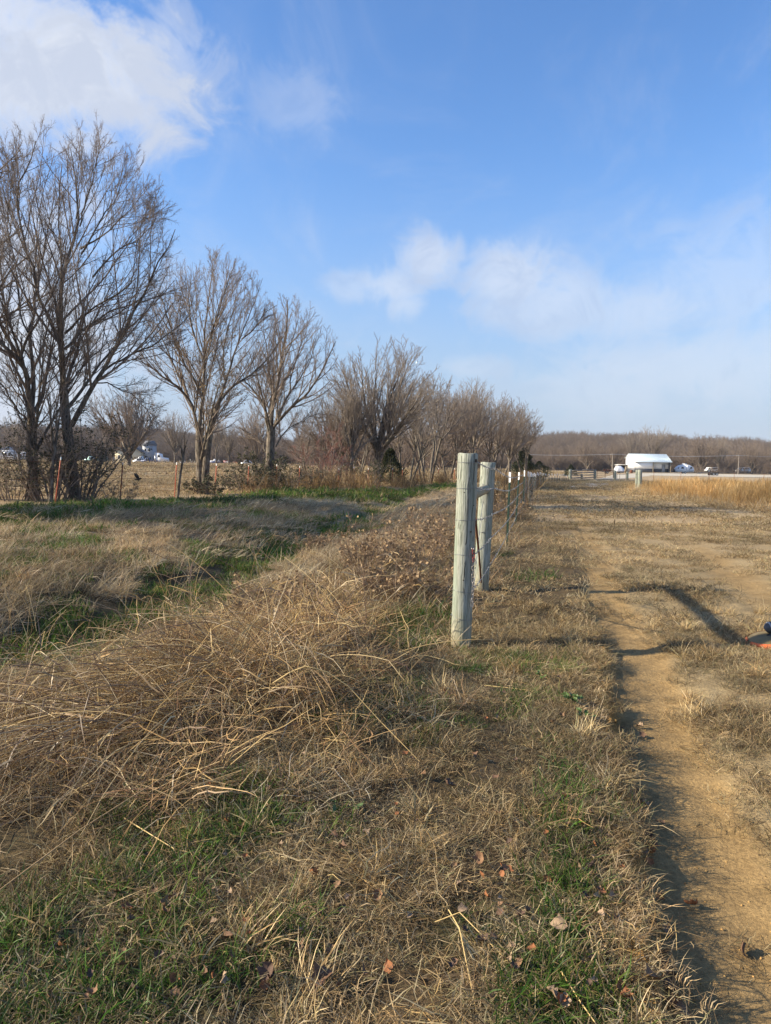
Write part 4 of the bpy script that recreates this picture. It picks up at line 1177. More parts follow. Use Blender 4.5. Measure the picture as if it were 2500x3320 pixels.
for k, (u, dep, H, lab) in enumerate(((160, 24.6, 4.6, 'thin dark sapling just left of the leaning red post'), (83, 25.4, 4.0, 'crooked sapling leaning on the forked mossy trunk'),
                                      (575, 28.6, 2.9, 'thin bent sapling beside the third red post'), (1120, 50, 4.2, 'thin sapling right of the red-twigged shrub'),
                                      (1290, 56, 5.0, 'thin sapling between the two dark fence-row trees'), (1480, 68, 5.0, 'thin sapling behind the near wooden post'),
                                      (1620, 82, 6.0, 'thin sapling above the far red posts'))):
    ms = auto_tree('sapling', 520 + k, H, lean=0.12, limbs=4, open_=(0.15, 0.7), detail=(6, 4, 3, 0), twig=M_TWIG, tw=0.005 + dep * 4e-5, trunk=0.5, r0=0.012 * H + 0.018)
    tree_thing('sapling', ms, lab, on(u, dep))

_weed = {}
# dry dark weeds left of the posts: bushes of dead stems
for (u, v, H, rad, sd, lab) in ((1420, 1800, 0.95, 0.55, 621, 'dead brown weed bush just left of the near wooden post'), (1330, 1850, 0.75, 0.5, 622, 'dead weed bush in front of the tallest bush left of the posts'),
                                (1190, 1860, 0.85, 0.4, 623, 'dead weed bush with curled leaves left of the wooden posts'), (1010, 1800, 0.6, 0.5, 624, 'low dead weed bush on the rim of the ditch'),
                                (1240, 1960, 0.55, 0.5, 625, 'pale dome of fine dead weeds near the post'), (1390, 1950, 0.5, 0.4, 626, 'round pale weed clump left of the post foot'),
                                (1620, 1690, 0.8, 0.6, 627, 'dead weed bush between second wooden post and first green post'), (880, 2000, 0.5, 0.5, 628, 'low twiggy weed clump behind the heap of stalks')):
    q = gp(u, v)
    k2 = (H > 0.7)
    if k2 not in _weed:
        _weed[k2] = (shrub('dead_weed_bush', lab, tuple(q), H, rad, 24, sd, M_DEADTWIG, (6, 4, 3), 480, M_DRYLEAF2, 0.06, tw=0.0022, cat='weed', droop=0.35), H, rad)
    else:
        t0, H0, r0 = _weed[k2]
        clone(t0, tuple(q), sd * 1.7, (rad / r0, rad / r0, H / H0), lab)

# ------------------------------------------------------------------ cedars
def cedar(label, loc, H, seed, rad):
    g = np.random.default_rng(seed)
    t = thing('cedar_tree', label, 'tree', loc)
    MB().tube([(0, 0, -0.1), (0.05, 0, H * 0.5), (0, 0, H * 0.95)], [H * 0.03, H * 0.02, 0.01], 7).obj('trunk', M_BARK, t, True)
    n = 3200
    z = H * (0.06 + 0.94 * g.random(n) ** 1.25)
    lobes = 1 + 0.35 * np.sin(z * 3.1 + seed) * 0.5
    a = g.random(n) * 6.28
    rr = rad * (1 - (z / H) ** 2.2) * lobes * (0.45 + 0.95 * vnoise(a * 1.8, z * 2.2, seed)) * np.sqrt(0.25 + 0.75 * g.random(n))
    pts = np.stack([rr * np.cos(a), rr * np.sin(a), z], 1)
    dirv = np.stack([np.cos(a), np.sin(a), 0.5 + 0.6 * g.random(n)], 1) + g.normal(0, .35, (n, 3)); dirv /= np.linalg.norm(dirv, axis=1, keepdims=True)
    wv = np.cross(dirv, g.normal(0, 1, (n, 3))); wv /= np.linalg.norm(wv, axis=1, keepdims=True)
    s = H * 0.055 * (0.6 + 0.8 * g.random(n))[:, None]
    V4 = np.stack([pts - wv * s * .12, pts + wv * s * .12, pts + dirv * s + wv * s * .2, pts + dirv * s * 1.15 - wv * s * .1], 1).reshape(-1, 3)
    link('crown', mesh_data('cedar_crown', V4, [np.arange(4 * n).reshape(-1, 4)], M_CEDAR), t)
cedar('dark green cedar at the end of the bare fence row', on(1700, 101), 4.0, 701, 1.5)
cedar('low dark cedar right of the tall cedar, above the white post tips', on(1748, 100), 2.2, 702, 1.9)
cedar('dark cedar half hidden behind the vase-shaped tree', on(1265, fl(1265) + 4), 2.6, 703, 1.1)
cedar('small dark cedar by the gate fence', on(1852, 118), 1.9, 704, 1.0)

bb = shrub('brush', 'bare brush by the far road just right of the camper', on(2268, 256), 3.2, 2.2, 18, 641, M_TWIG, (6, 5, 3), tw=0.02)
for u, H, rz, lab in ((2322, 1.0, 1.0, 'bare brush in front of the nearer white van'), (2352, 0.8, 2.0, 'low bare brush above the right end of the flatbed trailer'), (2408, 1.1, 3.0, 'bare brush in front of the farther white van'),
                      (2378, 0.8, 4.0, 'low bare brush left of the far utility pole'), (2460, 1.2, 5.0, 'bare brush at the right edge beyond the golden field')):
    clone(bb, on(u, 255), rz, H, lab)

# ------------------------------------------------------------------ far woods: one mass nobody could count
wp = []
for k in range(6):
    tm, cm, _ = auto_tree('wood', 540 + k, 12.0, limbs=10, open_=(0.15, 1.25), detail=(8, 5, 4, 0), twig=M_WOODS, tw=0.024, trunk=0.13, bark=M_WOODS, r0=0.2, dome=0.45)
    va = [np.empty(len(m.vertices) * 3, np.float32) for m in (tm, cm)]
    fa = []
    for m, a in zip((tm, cm), va):
        m.vertices.foreach_get('co', a)
        li = np.empty(len(m.loops), np.int32); m.loops.foreach_get('vertex_index', li); fa.append(li.reshape(-1, 4))
    wp.append(mesh_data('wood_tree', np.concatenate([va[0].reshape(-1, 3), va[1].reshape(-1, 3)]), [np.concatenate([fa[0], fa[1] + len(tm.vertices)])], M_WOODS))
g = np.random.default_rng(9)
xs, ys = [], []
for (u0, u1, y0, y1, n) in ((-500, 1500, 292, 430, 1300), (-500, 3000, 420, 640, 2000), (-500, 3000, 640, 900, 2200), (1500, 3000, 283, 430, 1100), (1130, 1560, 125, 210, 46), (960, 1500, 240, 292, 90)):
    yy = y0 + (y1 - y0) * g.random(n)
    ys.append(yy); xs.append((u0 + (u1 - u0) * g.random(n) - 1250) / 2400 * yy)
xs, ys = np.concatenate(xs), np.concatenate(ys)
n = len(xs)
sc = (0.5 + 0.5 * g.random(n) ** 1.5) * (0.8 + 0.5 * fbm(xs * .02, ys * .02, 33, 3))
k = (0.8 + 0.4 * g.random(n))[:, None] * np.array([[1.0, 0.97, 0.97]])
scatter('far_woods', wp, np.stack([xs, ys, ground_z(xs, ys) - 0.2], 1), g.integers(0, len(wp), n), np.stack([sc * 1.25, sc * 1.25, sc], 1),
        np.stack([0 * xs, 0 * xs, g.random(n) * 6.28], 1), k, 'mass of bare grey-brown woods covering the far low hills')

# ------------------------------------------------------------------ wooden corner posts and brace
def lean_axis(foot, top):
    return (Vector(top) - Vector(foot))

def wood_post(name, label, foot, top, r0, r1, seed, dz=0.25, nseg=26, S=28):
    """round treated post leaning from foot to top; returns thing with local z along the post"""
    ax = lean_axis(foot, top); H = ax.length
    t = thing(name, label, 'post', tuple(foot))
    t.rotation_euler = ax.to_track_quat('Z', 'Y').to_euler()
    zs = np.concatenate([np.linspace(-dz, H - 0.006, nseg), [H]])
    a = np.arange(S) * 2 * np.pi / S
    Rr = np.interp(zs, [0, H], [r0, r1])[:, None] * (1 + 0.035 * (vnoise(np.cos(a)[None] * 1.5 + seed, zs[:, None] * 1.2 + np.sin(a)[None] * 1.5, seed) - 0.5))
    Rr = Rr * (1 + 0.012 * np.sin(a * 9 + seed)[None] * vnoise(zs[:, None] * 3, a[None] * 0, 3))
    Rr[-1] -= 0.007
    V = np.stack([Rr * np.cos(a), Rr * np.sin(a), np.repeat(zs[:, None], S, 1)], -1)
    V[-1, :, 2] += 0.003 * np.sin(a * 3 + seed)
    K = len(zs); V = V.reshape(-1, 3)
    k = np.arange(K - 1)[:, None] * S; s = np.arange(S)[None]
    q = np.stack([k + s, k + (s + 1) % S, k + S + (s + 1) % S, k + S + s], -1).reshape(-1, 4)
    V = np.vstack([V, [[0, 0, H - 0.002]]])
    tri = np.stack([(K - 1) * S + np.arange(S), (K - 1) * S + (np.arange(S) + 1) % S, np.full(S, K * S)], 1)
    me = mesh_data(name, V, [q, tri], M_POST, None, True)
    link('shaft', me, t)
    return t, H

foot1 = gp(1494, 2092); top1 = at(1518, 1470, foot1.y + 0.01)
foot2 = gp(1559, 1912); top2 = at(1583, 1499, foot2.y + 0.01)
post1, H1 = wood_post('wooden_post', 'taller near round wooden fence post with wire wraps and a hanging chain', foot1, top1, 0.089, 0.087, 3)
post2, H2 = wood_post('wooden_post', 'second round wooden fence post behind the near one, pale with a dark side crack', foot2, top2, 0.098, 0.094, 8)

def wrap(parent, z, r, tilt, seed, half=False):
    g = np.random.default_rng(seed)
    pts = []
    for k in range(33):
        a = 2 * math.pi * k / 32
        pts.append((r * math.cos(a), r * math.sin(a), z + tilt * math.cos(a + seed) + g.normal(0, 0.0012)))
    mb = MB().tube(pts, 0.0017, 5, False)
    # the twisted end
    for k in range(5):
        a = -1.1 + seed * 0.3 + k * 0.05
        mb.tube([((r + .002) * math.cos(a), (r + .002) * math.sin(a), z - .006), ((r + .012) * math.cos(a + .04), (r + .012) * math.sin(a + .04), z), ((r + .002) * math.cos(a + .08), (r + .002) * math.sin(a + .08), z + .006)], 0.0018, 4)
    return mb.obj('wire_wrap', M_WIRE, parent, True)
for k, (fz, tl) in enumerate(((0.955, 0.004), (0.822, 0.006), (0.657, 0.003), (0.475, 0.008), (0.288, 0.008), (0.155, 0.022))):
    wrap(post1, H1 * fz, 0.0915, tl, k + 1)
for k, fz in enumerate((0.80, 0.46)):
    wrap(post2, H2 * fz, 0.099, 0.01, k + 11)
# eye bolt and knot on the near post
ax1 = (top1 - foot1).normalized()
def on_post1(frac, ang, rr=0.0):
    q = post1.rotation_euler.to_matrix()
    return foot1 + q @ Vector(((0.088 + rr) * math.cos(ang), (0.088 + rr) * math.sin(ang), H1 * frac))
def facing(ang):                       # angle in the post's own frame for a world azimuth
    q = post1.rotation_euler.to_matrix()
    v = q.inverted() @ Vector((math.cos(ang), math.sin(ang), 0))
    return math.atan2(v.y, v.x)
fa = facing(R(-50))
ql = post1.rotation_euler.to_matrix()
def L1(p): return tuple(ql.inverted() @ (Vector(p) - foot1))
mb = MB()
c0 = on_post1(0.512, fa, 0.0)
mb.tube([L1(on_post1(0.512, fa, -0.02)), L1(on_post1(0.512, fa, 0.028))], 0.0075, 8)
mb.tube([L1(on_post1(0.512, fa, 0.008)), L1(on_post1(0.512, fa, 0.012))], 0.017, 10)
mb.tube([L1(on_post1(0.512, fa, 0.022)), L1(on_post1(0.512, fa, 0.032))], [0.013, 0.009], 8)
mb.obj('bolt', M_CHAIN, post1, True)
kb = facing(R(-42))
MB().tube([L1(on_post1(0.963, kb, -0.012)), L1(on_post1(0.963, kb, 0.004))], [0.022, 0.014], 10).obj('knot', plain('dark_knot', (0.07, 0.055, 0.04), 0.9), post1, True)

for fr_, an_, r_ in ((0.60, -62, 0.011), (0.735, -48, 0.008), (0.35, -95, 0.010), (0.80, -110, 0.007)):
    kk = facing(R(an_))
    MB().tube([L1(on_post1(fr_, kk, -0.010)), L1(on_post1(fr_, kk, 0.002))], [r_ * 1.2, r_ * .6], 9).obj('knot', bpy.data.materials['dark_knot'], post1, True)

# hanging chain: a thing of its own, every link a part
def link_mesh(L, Wd, r, mat, name):
    pts = []
    for k in range(17):
        a = 2 * math.pi * k / 16
        pts.append((math.copysign(Wd, math.cos(a)) * abs(math.cos(a)) ** 0.7 * 0.5, 0, L * 0.5 * math.sin(a) * 1.0))
    return MB().tube(pts, r, 6, False).data(name, mat, True)
lm_a = link_mesh(0.046, 0.022, 0.0033, M_CHAIN, 'chain_link')
lm_b = link_mesh(0.046, 0.022, 0.0033, M_REDCHAIN, 'chain_link_red')
ch0 = on_post1(0.512, fa, 0.017)
chain = thing('chain', 'short rusty chain hanging from a bolt on the near wooden post', 'chain', tuple(ch0))
for k in range(14):
    o = link('chain_link', lm_b if k in (0, 1, 2) else lm_a, chain)
    o.location = (0.004 * math.sin(k * .9) + 0.0035 * k * 0.1, -0.001 * k, -0.024 - 0.0355 * k)
    o.rotation_euler = (0.08 * math.sin(k * 2.1), 0.06 * math.sin(k * 1.7), R(45) + (math.pi / 2) * (k % 2) + 0.2 * math.sin(k))
mb = MB().tube([(0.010, -0.006, -0.06), (0.020, -0.010, -0.10), (0.026, -0.010, -0.15), (0.018, -0.006, -0.17)], 0.003, 6)
mb.obj('snap_hook', M_CHAIN, chain, True)

# brace rail between the posts, tension wires and the rusty twist rod
def post_pt(foot, top, frac, off=(0, 0, 0)):
    return Vector(foot) + (Vector(top) - Vector(foot)) * frac + Vector(off)
b0 = post_pt(foot1, top1, 0.775); b1 = post_pt(foot2, top2, 0.795)
dirb = (b1 - b0).normalized()
def rail(name, label, a, b, r, mat, cat):
    t = thing(name, label, cat, tuple(a))
    P = [tuple((b - a) * k / 8) for k in range(9)]
    MB().tube(P, [r * (1 + 0.03 * math.sin(k * 2.2)) for k in range(9)], 18).obj('rail', mat, t, True)
    return t
def brace_fn(t):
    return post_fn(t)
br = rail('brace_rail', 'round wooden brace rail joining the two wooden posts', b0 + dirb * 0.085, b1 - dirb * 0.09, 0.055, M_POST, 'rail')
rod_a, rod_b = at(1542, 1682, foot1.y + 0.12), at(1560, 1888, foot2.y - 0.28)
tag(MB().tube([rod_a, rod_a.lerp(rod_b, 0.5) + Vector((0.004, 0, -0.004)), rod_b], 0.011, 8).obj('rusty_rod', M_RUST, None, True), 'rusty steel rod leaning between the two wooden posts', 'rod')
dw = MB()
for s in (0.0, 0.012):
    A, B = post_pt(foot2, top2, 0.83, (-0.05 + s, -0.09, 0)), post_pt(foot1, top1, 0.16, (0.085, 0.04 + s, 0))
    pts = [A.lerp(B, k / 24) + Vector((0.006 * math.sin(k * 1.3 + s * 260), 0, 0.006 * math.cos(k * 1.3 + s * 260))) for k in range(25)]
    dw.tube(pts, 0.0022, 5)
tag(dw.obj('brace_wire', M_WIRE, None, True), 'twisted diagonal brace wire between the two wooden posts', 'wire')
mb = MB(); g = np.random.default_rng(31)
for k in range(9):
    c = post_pt(foot2, top2, 0.80, (-0.055, -0.105, 0)) + Vector(g.normal(0, 0.02, 3))
    pts = [c + Vector((0.03 * math.sin(j * .9 + k), 0.012 * math.cos(j * 1.1 + k), 0.035 * math.cos(j * .8 + k * 2))) for j in range(8)]
    mb.tube(pts, 0.0018, 4)
tag(mb.obj('wire_snarl', M_WIRE, None, True), 'snarl of loose wire where the brace rail meets the second post', 'wire')

# ------------------------------------------------------------------ steel fence posts
def steel_post(proto, name, label, foot, top, mat, white, group, detail=True, wpost=0.035, cap=0.20):
    H = (Vector(top) - Vector(foot)).length
    t = thing(name, label, 'post', tuple(foot), 0, group)
    t.rotation_euler = (Vector(top) - Vector(foot)).to_track_quat('Z', 'Y').to_euler()
    key = (round(H, 1), detail, mat.name, wpost)
    if key not in proto:
        h = key[0]; w2 = wpost / 2
        mb = MB()
        prof = [(-w2, -0.004), (w2, -0.004), (w2, 0.002), (0.004, 0.004), (0.004, 0.032), (-0.004, 0.032), (-0.004, 0.004), (-w2, 0.002)]
        mb.prism(prof, -0.2, h - cap, 'z')
        if detail:
            z = 0.12
            while z < h - cap - 0.02:
                mb.box(-0.006, 0.006, -0.014, -0.0041, z, z + 0.012); z += 0.054
        body = mb.data(name, mat)
        cp = MB().prism([(x * 1.02, y * 1.02) for x, y in prof], h - cap + 0.0005, h, 'z')
        if detail:
            z = h - cap + 0.02
            while z < h - 0.03:
                cp.box(-0.006, 0.006, -0.014, -0.0042, z, z + 0.012); z += 0.054
        proto[key] = (body, cp.data('white_tip', white))
    s = H / key[0]
    for nm, me in (('shaft', proto[key][0]), ('white_tip', proto[key][1])):
        o = link(nm, me, t); o.scale = (1, 1, s)
    return t
PR = {}
ORD = ('first second third fourth fifth sixth seventh eighth ninth tenth eleventh twelfth thirteenth fourteenth fifteenth sixteenth seventeenth eighteenth nineteenth twentieth '
       'twenty-first twenty-second twenty-third twenty-fourth twenty-fifth twenty-sixth').split()
GP = [(1656, 1531, 1645, 1777), (1685, 1531, 1673, 1705), (1702, 1525, 1697, 1663), (1714, 1529, 1706, 1641), (1720, 1530, 1717, 1628), (1722.5, 1532, 1721, 1620),
      (1728, 1535, 1726, 1605), (1732.5, 1533, 1731, 1600), (1736.7, 1536, 1735, 1593), (1741.5, 1531, 1741, 1586), (1746, 1534, 1745, 1582), (1751, 1531, 1750, 1578),
      (1755, 1532, 1753.5, 1575), (1758.7, 1534, 1757, 1573), (1764, 1533, 1762, 1572), (1769.5, 1535, 1769, 1571), (1780, 1536, 1779, 1570), (1789.6, 1535, 1789, 1569),
      (1798.7, 1536, 1798, 1568), (1807, 1535, 1806, 1566), (1816, 1536, 1815, 1565), (1822, 1537, 1822, 1564), (1828, 1536, 1828, 1563), (1832, 1541, 1832, 1562), (1837, 1541, 1837, 1561), (1843, 1540, 1843, 1560)]
GLAB = {0: 'nearest green steel fence post with a white tip, right of the wooden posts', 1: 'second green steel fence post with a white tip', 2: 'third green steel fence post, its white tip a little higher than the others',
        3: 'fourth green steel fence post counted from the wooden posts'}
gfeet, gtops = [], []
for k, (ut, vt, ub, vb) in enumerate(GP):
    f = gp(ub, vb); tp = at(ut, vt, f.y)
    steel_post(PR, 'steel_fence_post', GLAB.get(k, ORD[k] + ' green steel post with a white tip counted from the wooden posts'), f, tp, M_GREENPOST, M_WHITE, 'green steel posts of the right fence', k < 8)
    gfeet.append(f); gtops.append(tp)
RP = [(199, 1482, 180, 1640), (399, 1499, 391, 1633), (574, 1499.5, 567, 1611), (703, 1503, 697, 1612), (808, 1504.6, 802.6, 1605), (898.6, 1505.5, 894, 1596), (973, 1511, 970, 1588),
      (1099.6, 1518.7, 1098, 1583), (1147.6, 1513.5, 1147, 1580), (1195, 1518, 1194, 1577), (1233, 1515, 1232, 1575), (1273, 1518, 1272, 1573), (1305, 1518, 1304, 1571), (1353, 1516.5, 1352, 1568), (1422, 1518, 1421, 1563), (1474, 1518, 1473, 1560)]
RLAB = {0: 'red steel post leaning to the right between the two big left trunks', 1: 'dark red steel post right of the vine-clad trunk', 2: 'red steel post with a white tip left of the two-trunked tree',
        3: 'red steel post just right of the two-trunked tree', 4: 'red steel post with a white tip left of the dark brush', 5: 'red steel post behind the dark brush', 6: 'red steel post right of the dark brush',
        7: 'red steel post left of the vase-shaped tree, in rusty weeds', 8: 'red steel post before the brush left of the vase-shaped tree'}
rfeet, rtops = [], []
for k, (ut, vt, ub, vb) in enumerate(RP):
    d = fl(ub); f = at(ub, vb, d); f.z = gz(f.x, d); tp = at(ut, vt, d)
    steel_post(PR, 'red_steel_fence_post', RLAB.get(k, ORD[k] + ' red steel post from the left, among the weeds under the fence-row trees'), f, tp, M_REDPOST, M_WHITE, 'red steel posts of the left fence', k < 5, 0.045 if k else 0.055, 0.10)
    rfeet.append(f); rtops.append(tp)
# the fence goes on left of the picture
d = 19.5
for k in (1, 2):
    q = rfeet[0] + (rfeet[0] - rfeet[1]) * k * 1.1; q.z = gz(q.x, q.y)
    steel_post(PR, 'red_steel_fence_post', ('nearer', 'farther')[k - 1] + ' red steel post left of the forked mossy trunk, outside the view', q, q + Vector((0, 0, 1.4)), M_REDPOST, M_WHITE, 'red steel posts of the left fence', True, 0.045, 0.10)
    rfeet.insert(0, q); rtops.insert(0, q + Vector((0, 0, 1.4)))

def strand(name, label, pts, r, barbs, mat, group, seed):
    mb = MB(); g = np.random.default_rng(seed)
    full = []
    for a, b in zip(pts[:-1], pts[1:]):
        n = 7
        for k in range(n):
            q = a.lerp(b, k / n); q = q + Vector((0, 0, -0.018 * math.sin(math.pi * k / n)))
            full.append(q)
    full.append(pts[-1])
    mb.tube(full, r, 4)
    for a, b in zip(full[:-1], full[1:]):
        if a.y > barbs: break
        m = max(1, int((b - a).length / 0.115))
        for k in range(m):
            c = a.lerp(b, (k + .5) / m)
            for j in range(2):
                v = Vector(g.normal(0, 1, 3)); v.normalize()
                mb.tube([c - v * 0.017, c + v * 0.017], r * 0.8, 3, False)
    return tag(mb.obj(name, mat), label, 'wire', group)
FRAC = (0.20, 0.38, 0.57, 0.76, 0.93)
W1 = (0.288, 0.475, 0.657, 0.822, 0.955)
WL = ('lowest', 'second lowest', 'middle', 'second highest', 'top')
for k in range(5):
    pts = [post_pt(foot1, top1, W1[k], (0.088, 0.03, 0)), post_pt(foot2, top2, (0.20, 0.42, 0.60, 0.80, 0.95)[k], (0.099, -0.01, 0))]
    pts += [f.lerp(t, FRAC[k]) + Vector((0, -0.012, 0)) for f, t in zip(gfeet, gtops)]
    strand('barbed_wire', WL[k] + ' barbed wire strand running from the wooden posts along the green posts', pts, 0.003, 22, M_WIRE, 'strands of the right fence', 800 + k)
    pts = [f.lerp(t, FRAC[k]) + Vector((0, -0.02, 0)) for f, t in zip(rfeet, rtops)]
    strand('barbed_wire', WL[k] + ' rusty wire strand along the red posts', pts, 0.0042, 0, M_RUST, 'strands of the left fence', 820 + k)
# woven field fence between the green posts, further along
mb = MB()
for a, at_, b, bt in list(zip(gfeet, gtops, gfeet[1:], gtops[1:]))[2:22]:
    n = max(3, int((b - a).length / 0.35))
    for k in range(n):
        f = k / n
        p0 = a.lerp(b, f); p1 = at_.lerp(bt, f)
        mb.tube([p0.lerp(p1, 0.04), p0.lerp(p1, 0.9)], 0.0022, 3, False)
tag(mb.obj('fence_mesh', M_WIRE), 'thin upright mesh wires between the farther green posts', kind='stuff')

# ------------------------------------------------------------------ two lone wooden posts, gate and plank fence
for (ub, vb, ut, vt, r, sd, lab) in ((2064, 1590, 2067, 1524, 0.125, 21, 'left one of two lone wooden posts at the edge of the golden grass'), (2073.5, 1593, 2075.5, 1523, 0.14, 22, 'right one of two lone wooden posts at the edge of the golden grass')):
    f = gp(ub, vb); tp = at(ut, vt, f.y)
    wood_post('wooden_post', lab, f, tp, r, r * 0.97, sd, nseg=8, S=14)
GD = 96.0
def gpost(u, vt, vb, r, lab, seed):
    f = at(u, vb, GD); tp = at(u, vt, GD)
    f.z = min(f.z, gz(f.x, GD))
    t, h = wood_post('wooden_post', lab, f, tp, r, r, seed, nseg=5, S=10)
    return f, tp
ga = gpost(1849, 1521, 1556, 0.20, 'corner post of the plank fence, left end', 31)
gb = gpost(1886.5, 1537, 1555, 0.15, 'middle post of the plank fence', 32)
gc = gpost(1929, 1523, 1555, 0.17, 'left gate post at the end of the plank fence', 33)
gd_ = gpost(1994, 1525, 1558, 0.18, 'right gate post left of the barn', 34)
ge = gpost(2034, 1529, 1556, 0.15, 'short post right of the gate', 35)
for (p, q, lab) in ((ga, gb, 'left'), (gb, gc, 'right')):
    t = thing('plank_fence', lab + ' panel of the weathered plank fence beside the gate', 'fence', (p[0].x, GD, p[0].z))
    for k in range(4):
        z = 0.28 + k * 0.30
        a = Vector((0, -0.14, z + (0.14 if lab == 'right' else 0.02) * (k - 1) * 0.3)); b = Vector((q[0].x - p[0].x, -0.14, z + 0.08))
        mb = MB(); dz = Vector((0, 0, 0.075)); dy = Vector((0, 0.035, 0))
        v = [a - dz - dy, b - dz - dy, b + dz - dy, a + dz - dy, a - dz + dy, b - dz + dy, b + dz + dy, a + dz + dy]
        mb.add([tuple(x) for x in v], [[(0, 1, 2, 3), (5, 4, 7, 6), (3, 2, 6, 7), (1, 0, 4, 5), (4, 0, 3, 7), (1, 5, 6, 2)]])
        mb.obj('plank', M_GREYTIMBER, t)
def tube_gate(label, x0, x1, z0, zs, mat, r, stiles):
    t = thing('field_gate', label, 'gate', (x0, GD, z0))
    W = x1 - x0
    for z in zs:
        MB().tube([(0, 0, z), (W, 0, z)], r, 6).obj('bar', mat, t, True)
    for s in stiles:
        MB().tube([(W * s, 0, zs[0]), (W * s, 0, zs[-1])], r, 6).obj('upright', mat, t, True)
tube_gate('rusty tubular field gate across the gravel drive', gc[0].x + .25, gd_[0].x - .25, gc[0].z, (0.25, 0.5, 0.75, 1.0, 1.2), M_RUST, 0.03, (0.0, 0.5, 1.0))
tube_gate('thin wire gate panel between the gate post and the short post', gd_[0].x + .25, ge[0].x - .2, ge[0].z, (0.12, 0.7, 1.1), M_RUST, 0.02, (0.0, 0.3, 1.0))
for k, u in enumerate((2119, 2207, 2298, 2379.5, 2476)):
    f = gp(u, 1556 + (u - 2119) * 0.012); 
    steel_post(PR, 'thin_fence_post', ORD[k] + ' thin rusty post from the left in the low wire fence behind the golden grass', f, f + Vector((0.03, 0, 1.15)), M_RUST, M_RUST, 'thin posts behind the golden grass', False, 0.05, 0.1)

# ------------------------------------------------------------------ drive, yard and far road
drape('gravel_drive', [gp(1838, 1580), gp(1968, 1582), gp(1990, 1557), gp(1932, 1556)], M_GRAVEL, 0.03, 'grey gravel drive leading to the gate')
drape('gravel_drive', [at(1935, 1555, 96), at(1992, 1556, 96), at(2170, 1535, 205), at(1990, 1540, 170)], M_PALE, 0.05, 'pale drive from the gate to the barn')
drape('gravel_yard', [at(1990, 1540, 150), at(2900, 1552, 150), at(2900, 1535, 233), at(2060, 1530, 233)], M_PALE, 0.06, 'pale crushed stone yard around the barn and trailers')
drape('far_road', [at(2180, 1519, 259), at(3000, 1530, 262), at(3000, 1524, 270), at(2180, 1517, 268)], M_ROAD, 0.5, 'far road behind the camper')

# ------------------------------------------------------------------ barn
BD = 218.0
sx = BD / F
def bx(u): return at(u, 1500, BD).x
base_z = gz(bx(2100), BD) + 0.32
bl, brt = bx(2057.5), bx(2175)
zt = lambda v, u: at(u, v, BD).z
E_, Rg, Bk, Dp = 3.15, 5.35, 4.15, 7.8
barn = thing('pole_barn', 'white metal pole barn with grey lower walls and an open porch bay', 'barn', (bl, BD, base_z))
Wb = brt - bl; bay = Wb * 0.512; ws = 1.05
mb = MB()
rdg = Dp * 0.60
def ribbed(mb, x0, x1, y, z0, z1, step=0.32, out=-0.035):
    mb.box(x0, x1, y, y + 0.08, z0, z1)
    x = x0 + step / 2
    while x < x1 - 0.05:
        mb.box(x - 0.03, x + 0.03, y + out, y - 0.001, z0 + 0.01, z1 - 0.01); x += step
f1 = MB(); ribbed(f1, 0, bay, 0, ws, E_ - 0.02); f1.obj('front_wall', M_WHITE, barn)
f2 = MB(); ribbed(f2, 0, bay, -0.01, 0, ws - 0.003); f2.obj('front_wainscot', M_DGREY, barn)
f3 = MB(); f3.prism([(0, ws), (Dp, ws), (Dp, Bk), (rdg, Rg), (0, E_)], -0.09, -0.003, 'x'); f3.obj('gable_wall', M_WHITE, barn)
f3 = MB(); f3.box(-0.11, -0.003, 0, Dp, 0, ws - 0.003); f3.obj('gable_wainscot', M_DGREY, barn)
f3 = MB(); f3.prism([(0.1, 0), (Dp, 0), (Dp, Bk), (rdg, Rg), (0.1, E_)], Wb - 0.08, Wb, 'x') ; f3.obj('right_wall', M_DGREY, barn)
f3 = MB(); f3.box(0, Wb, Dp - 0.08, Dp - 0.002, 0, Bk); f3.obj('back_wall', M_WHITE, barn)
pd = 1.5
f4 = MB(); ribbed(f4, bay + 0.05, Wb - 0.09, pd, ws, E_); f4.obj('porch_wall', M_WHITE, barn)
f4 = MB(); f4.box(bay + 0.05, Wb - 0.09, pd - 0.03, pd - 0.004, 0, ws); f4.obj('porch_wainscot', M_DGREY, barn)
f4 = MB(); f4.box(bay - 0.03, bay + 0.04, 0.085, pd, 0, E_ - 0.03); f4.obj('porch_side_wall', M_DGREY, barn)
dx = bay + (Wb - bay) * 0.60
dr = thing  # noqa
d0 = MB(); d0.box(dx, dx + 1.05, pd - 0.09, pd - 0.035, 0.02, 2.4); door = d0.obj('door', M_LGREY, barn)
MB().box(dx + 0.12, dx + 0.16, pd - 0.13, pd - 0.091, 1.05, 1.15).obj('handle', M_BLACK, door)
for px_ in (bay - 0.06, Wb - 0.12):
    MB().box(px_, px_ + 0.16, -0.20, -0.05, 0, E_ - 0.02).obj('porch_post', M_TIMBER, barn)
MB().box(-0.1, Wb + 0.1, -0.16, -0.045, E_ - 0.2, E_ - 0.012).obj('eave_trim', M_SILVER, barn)
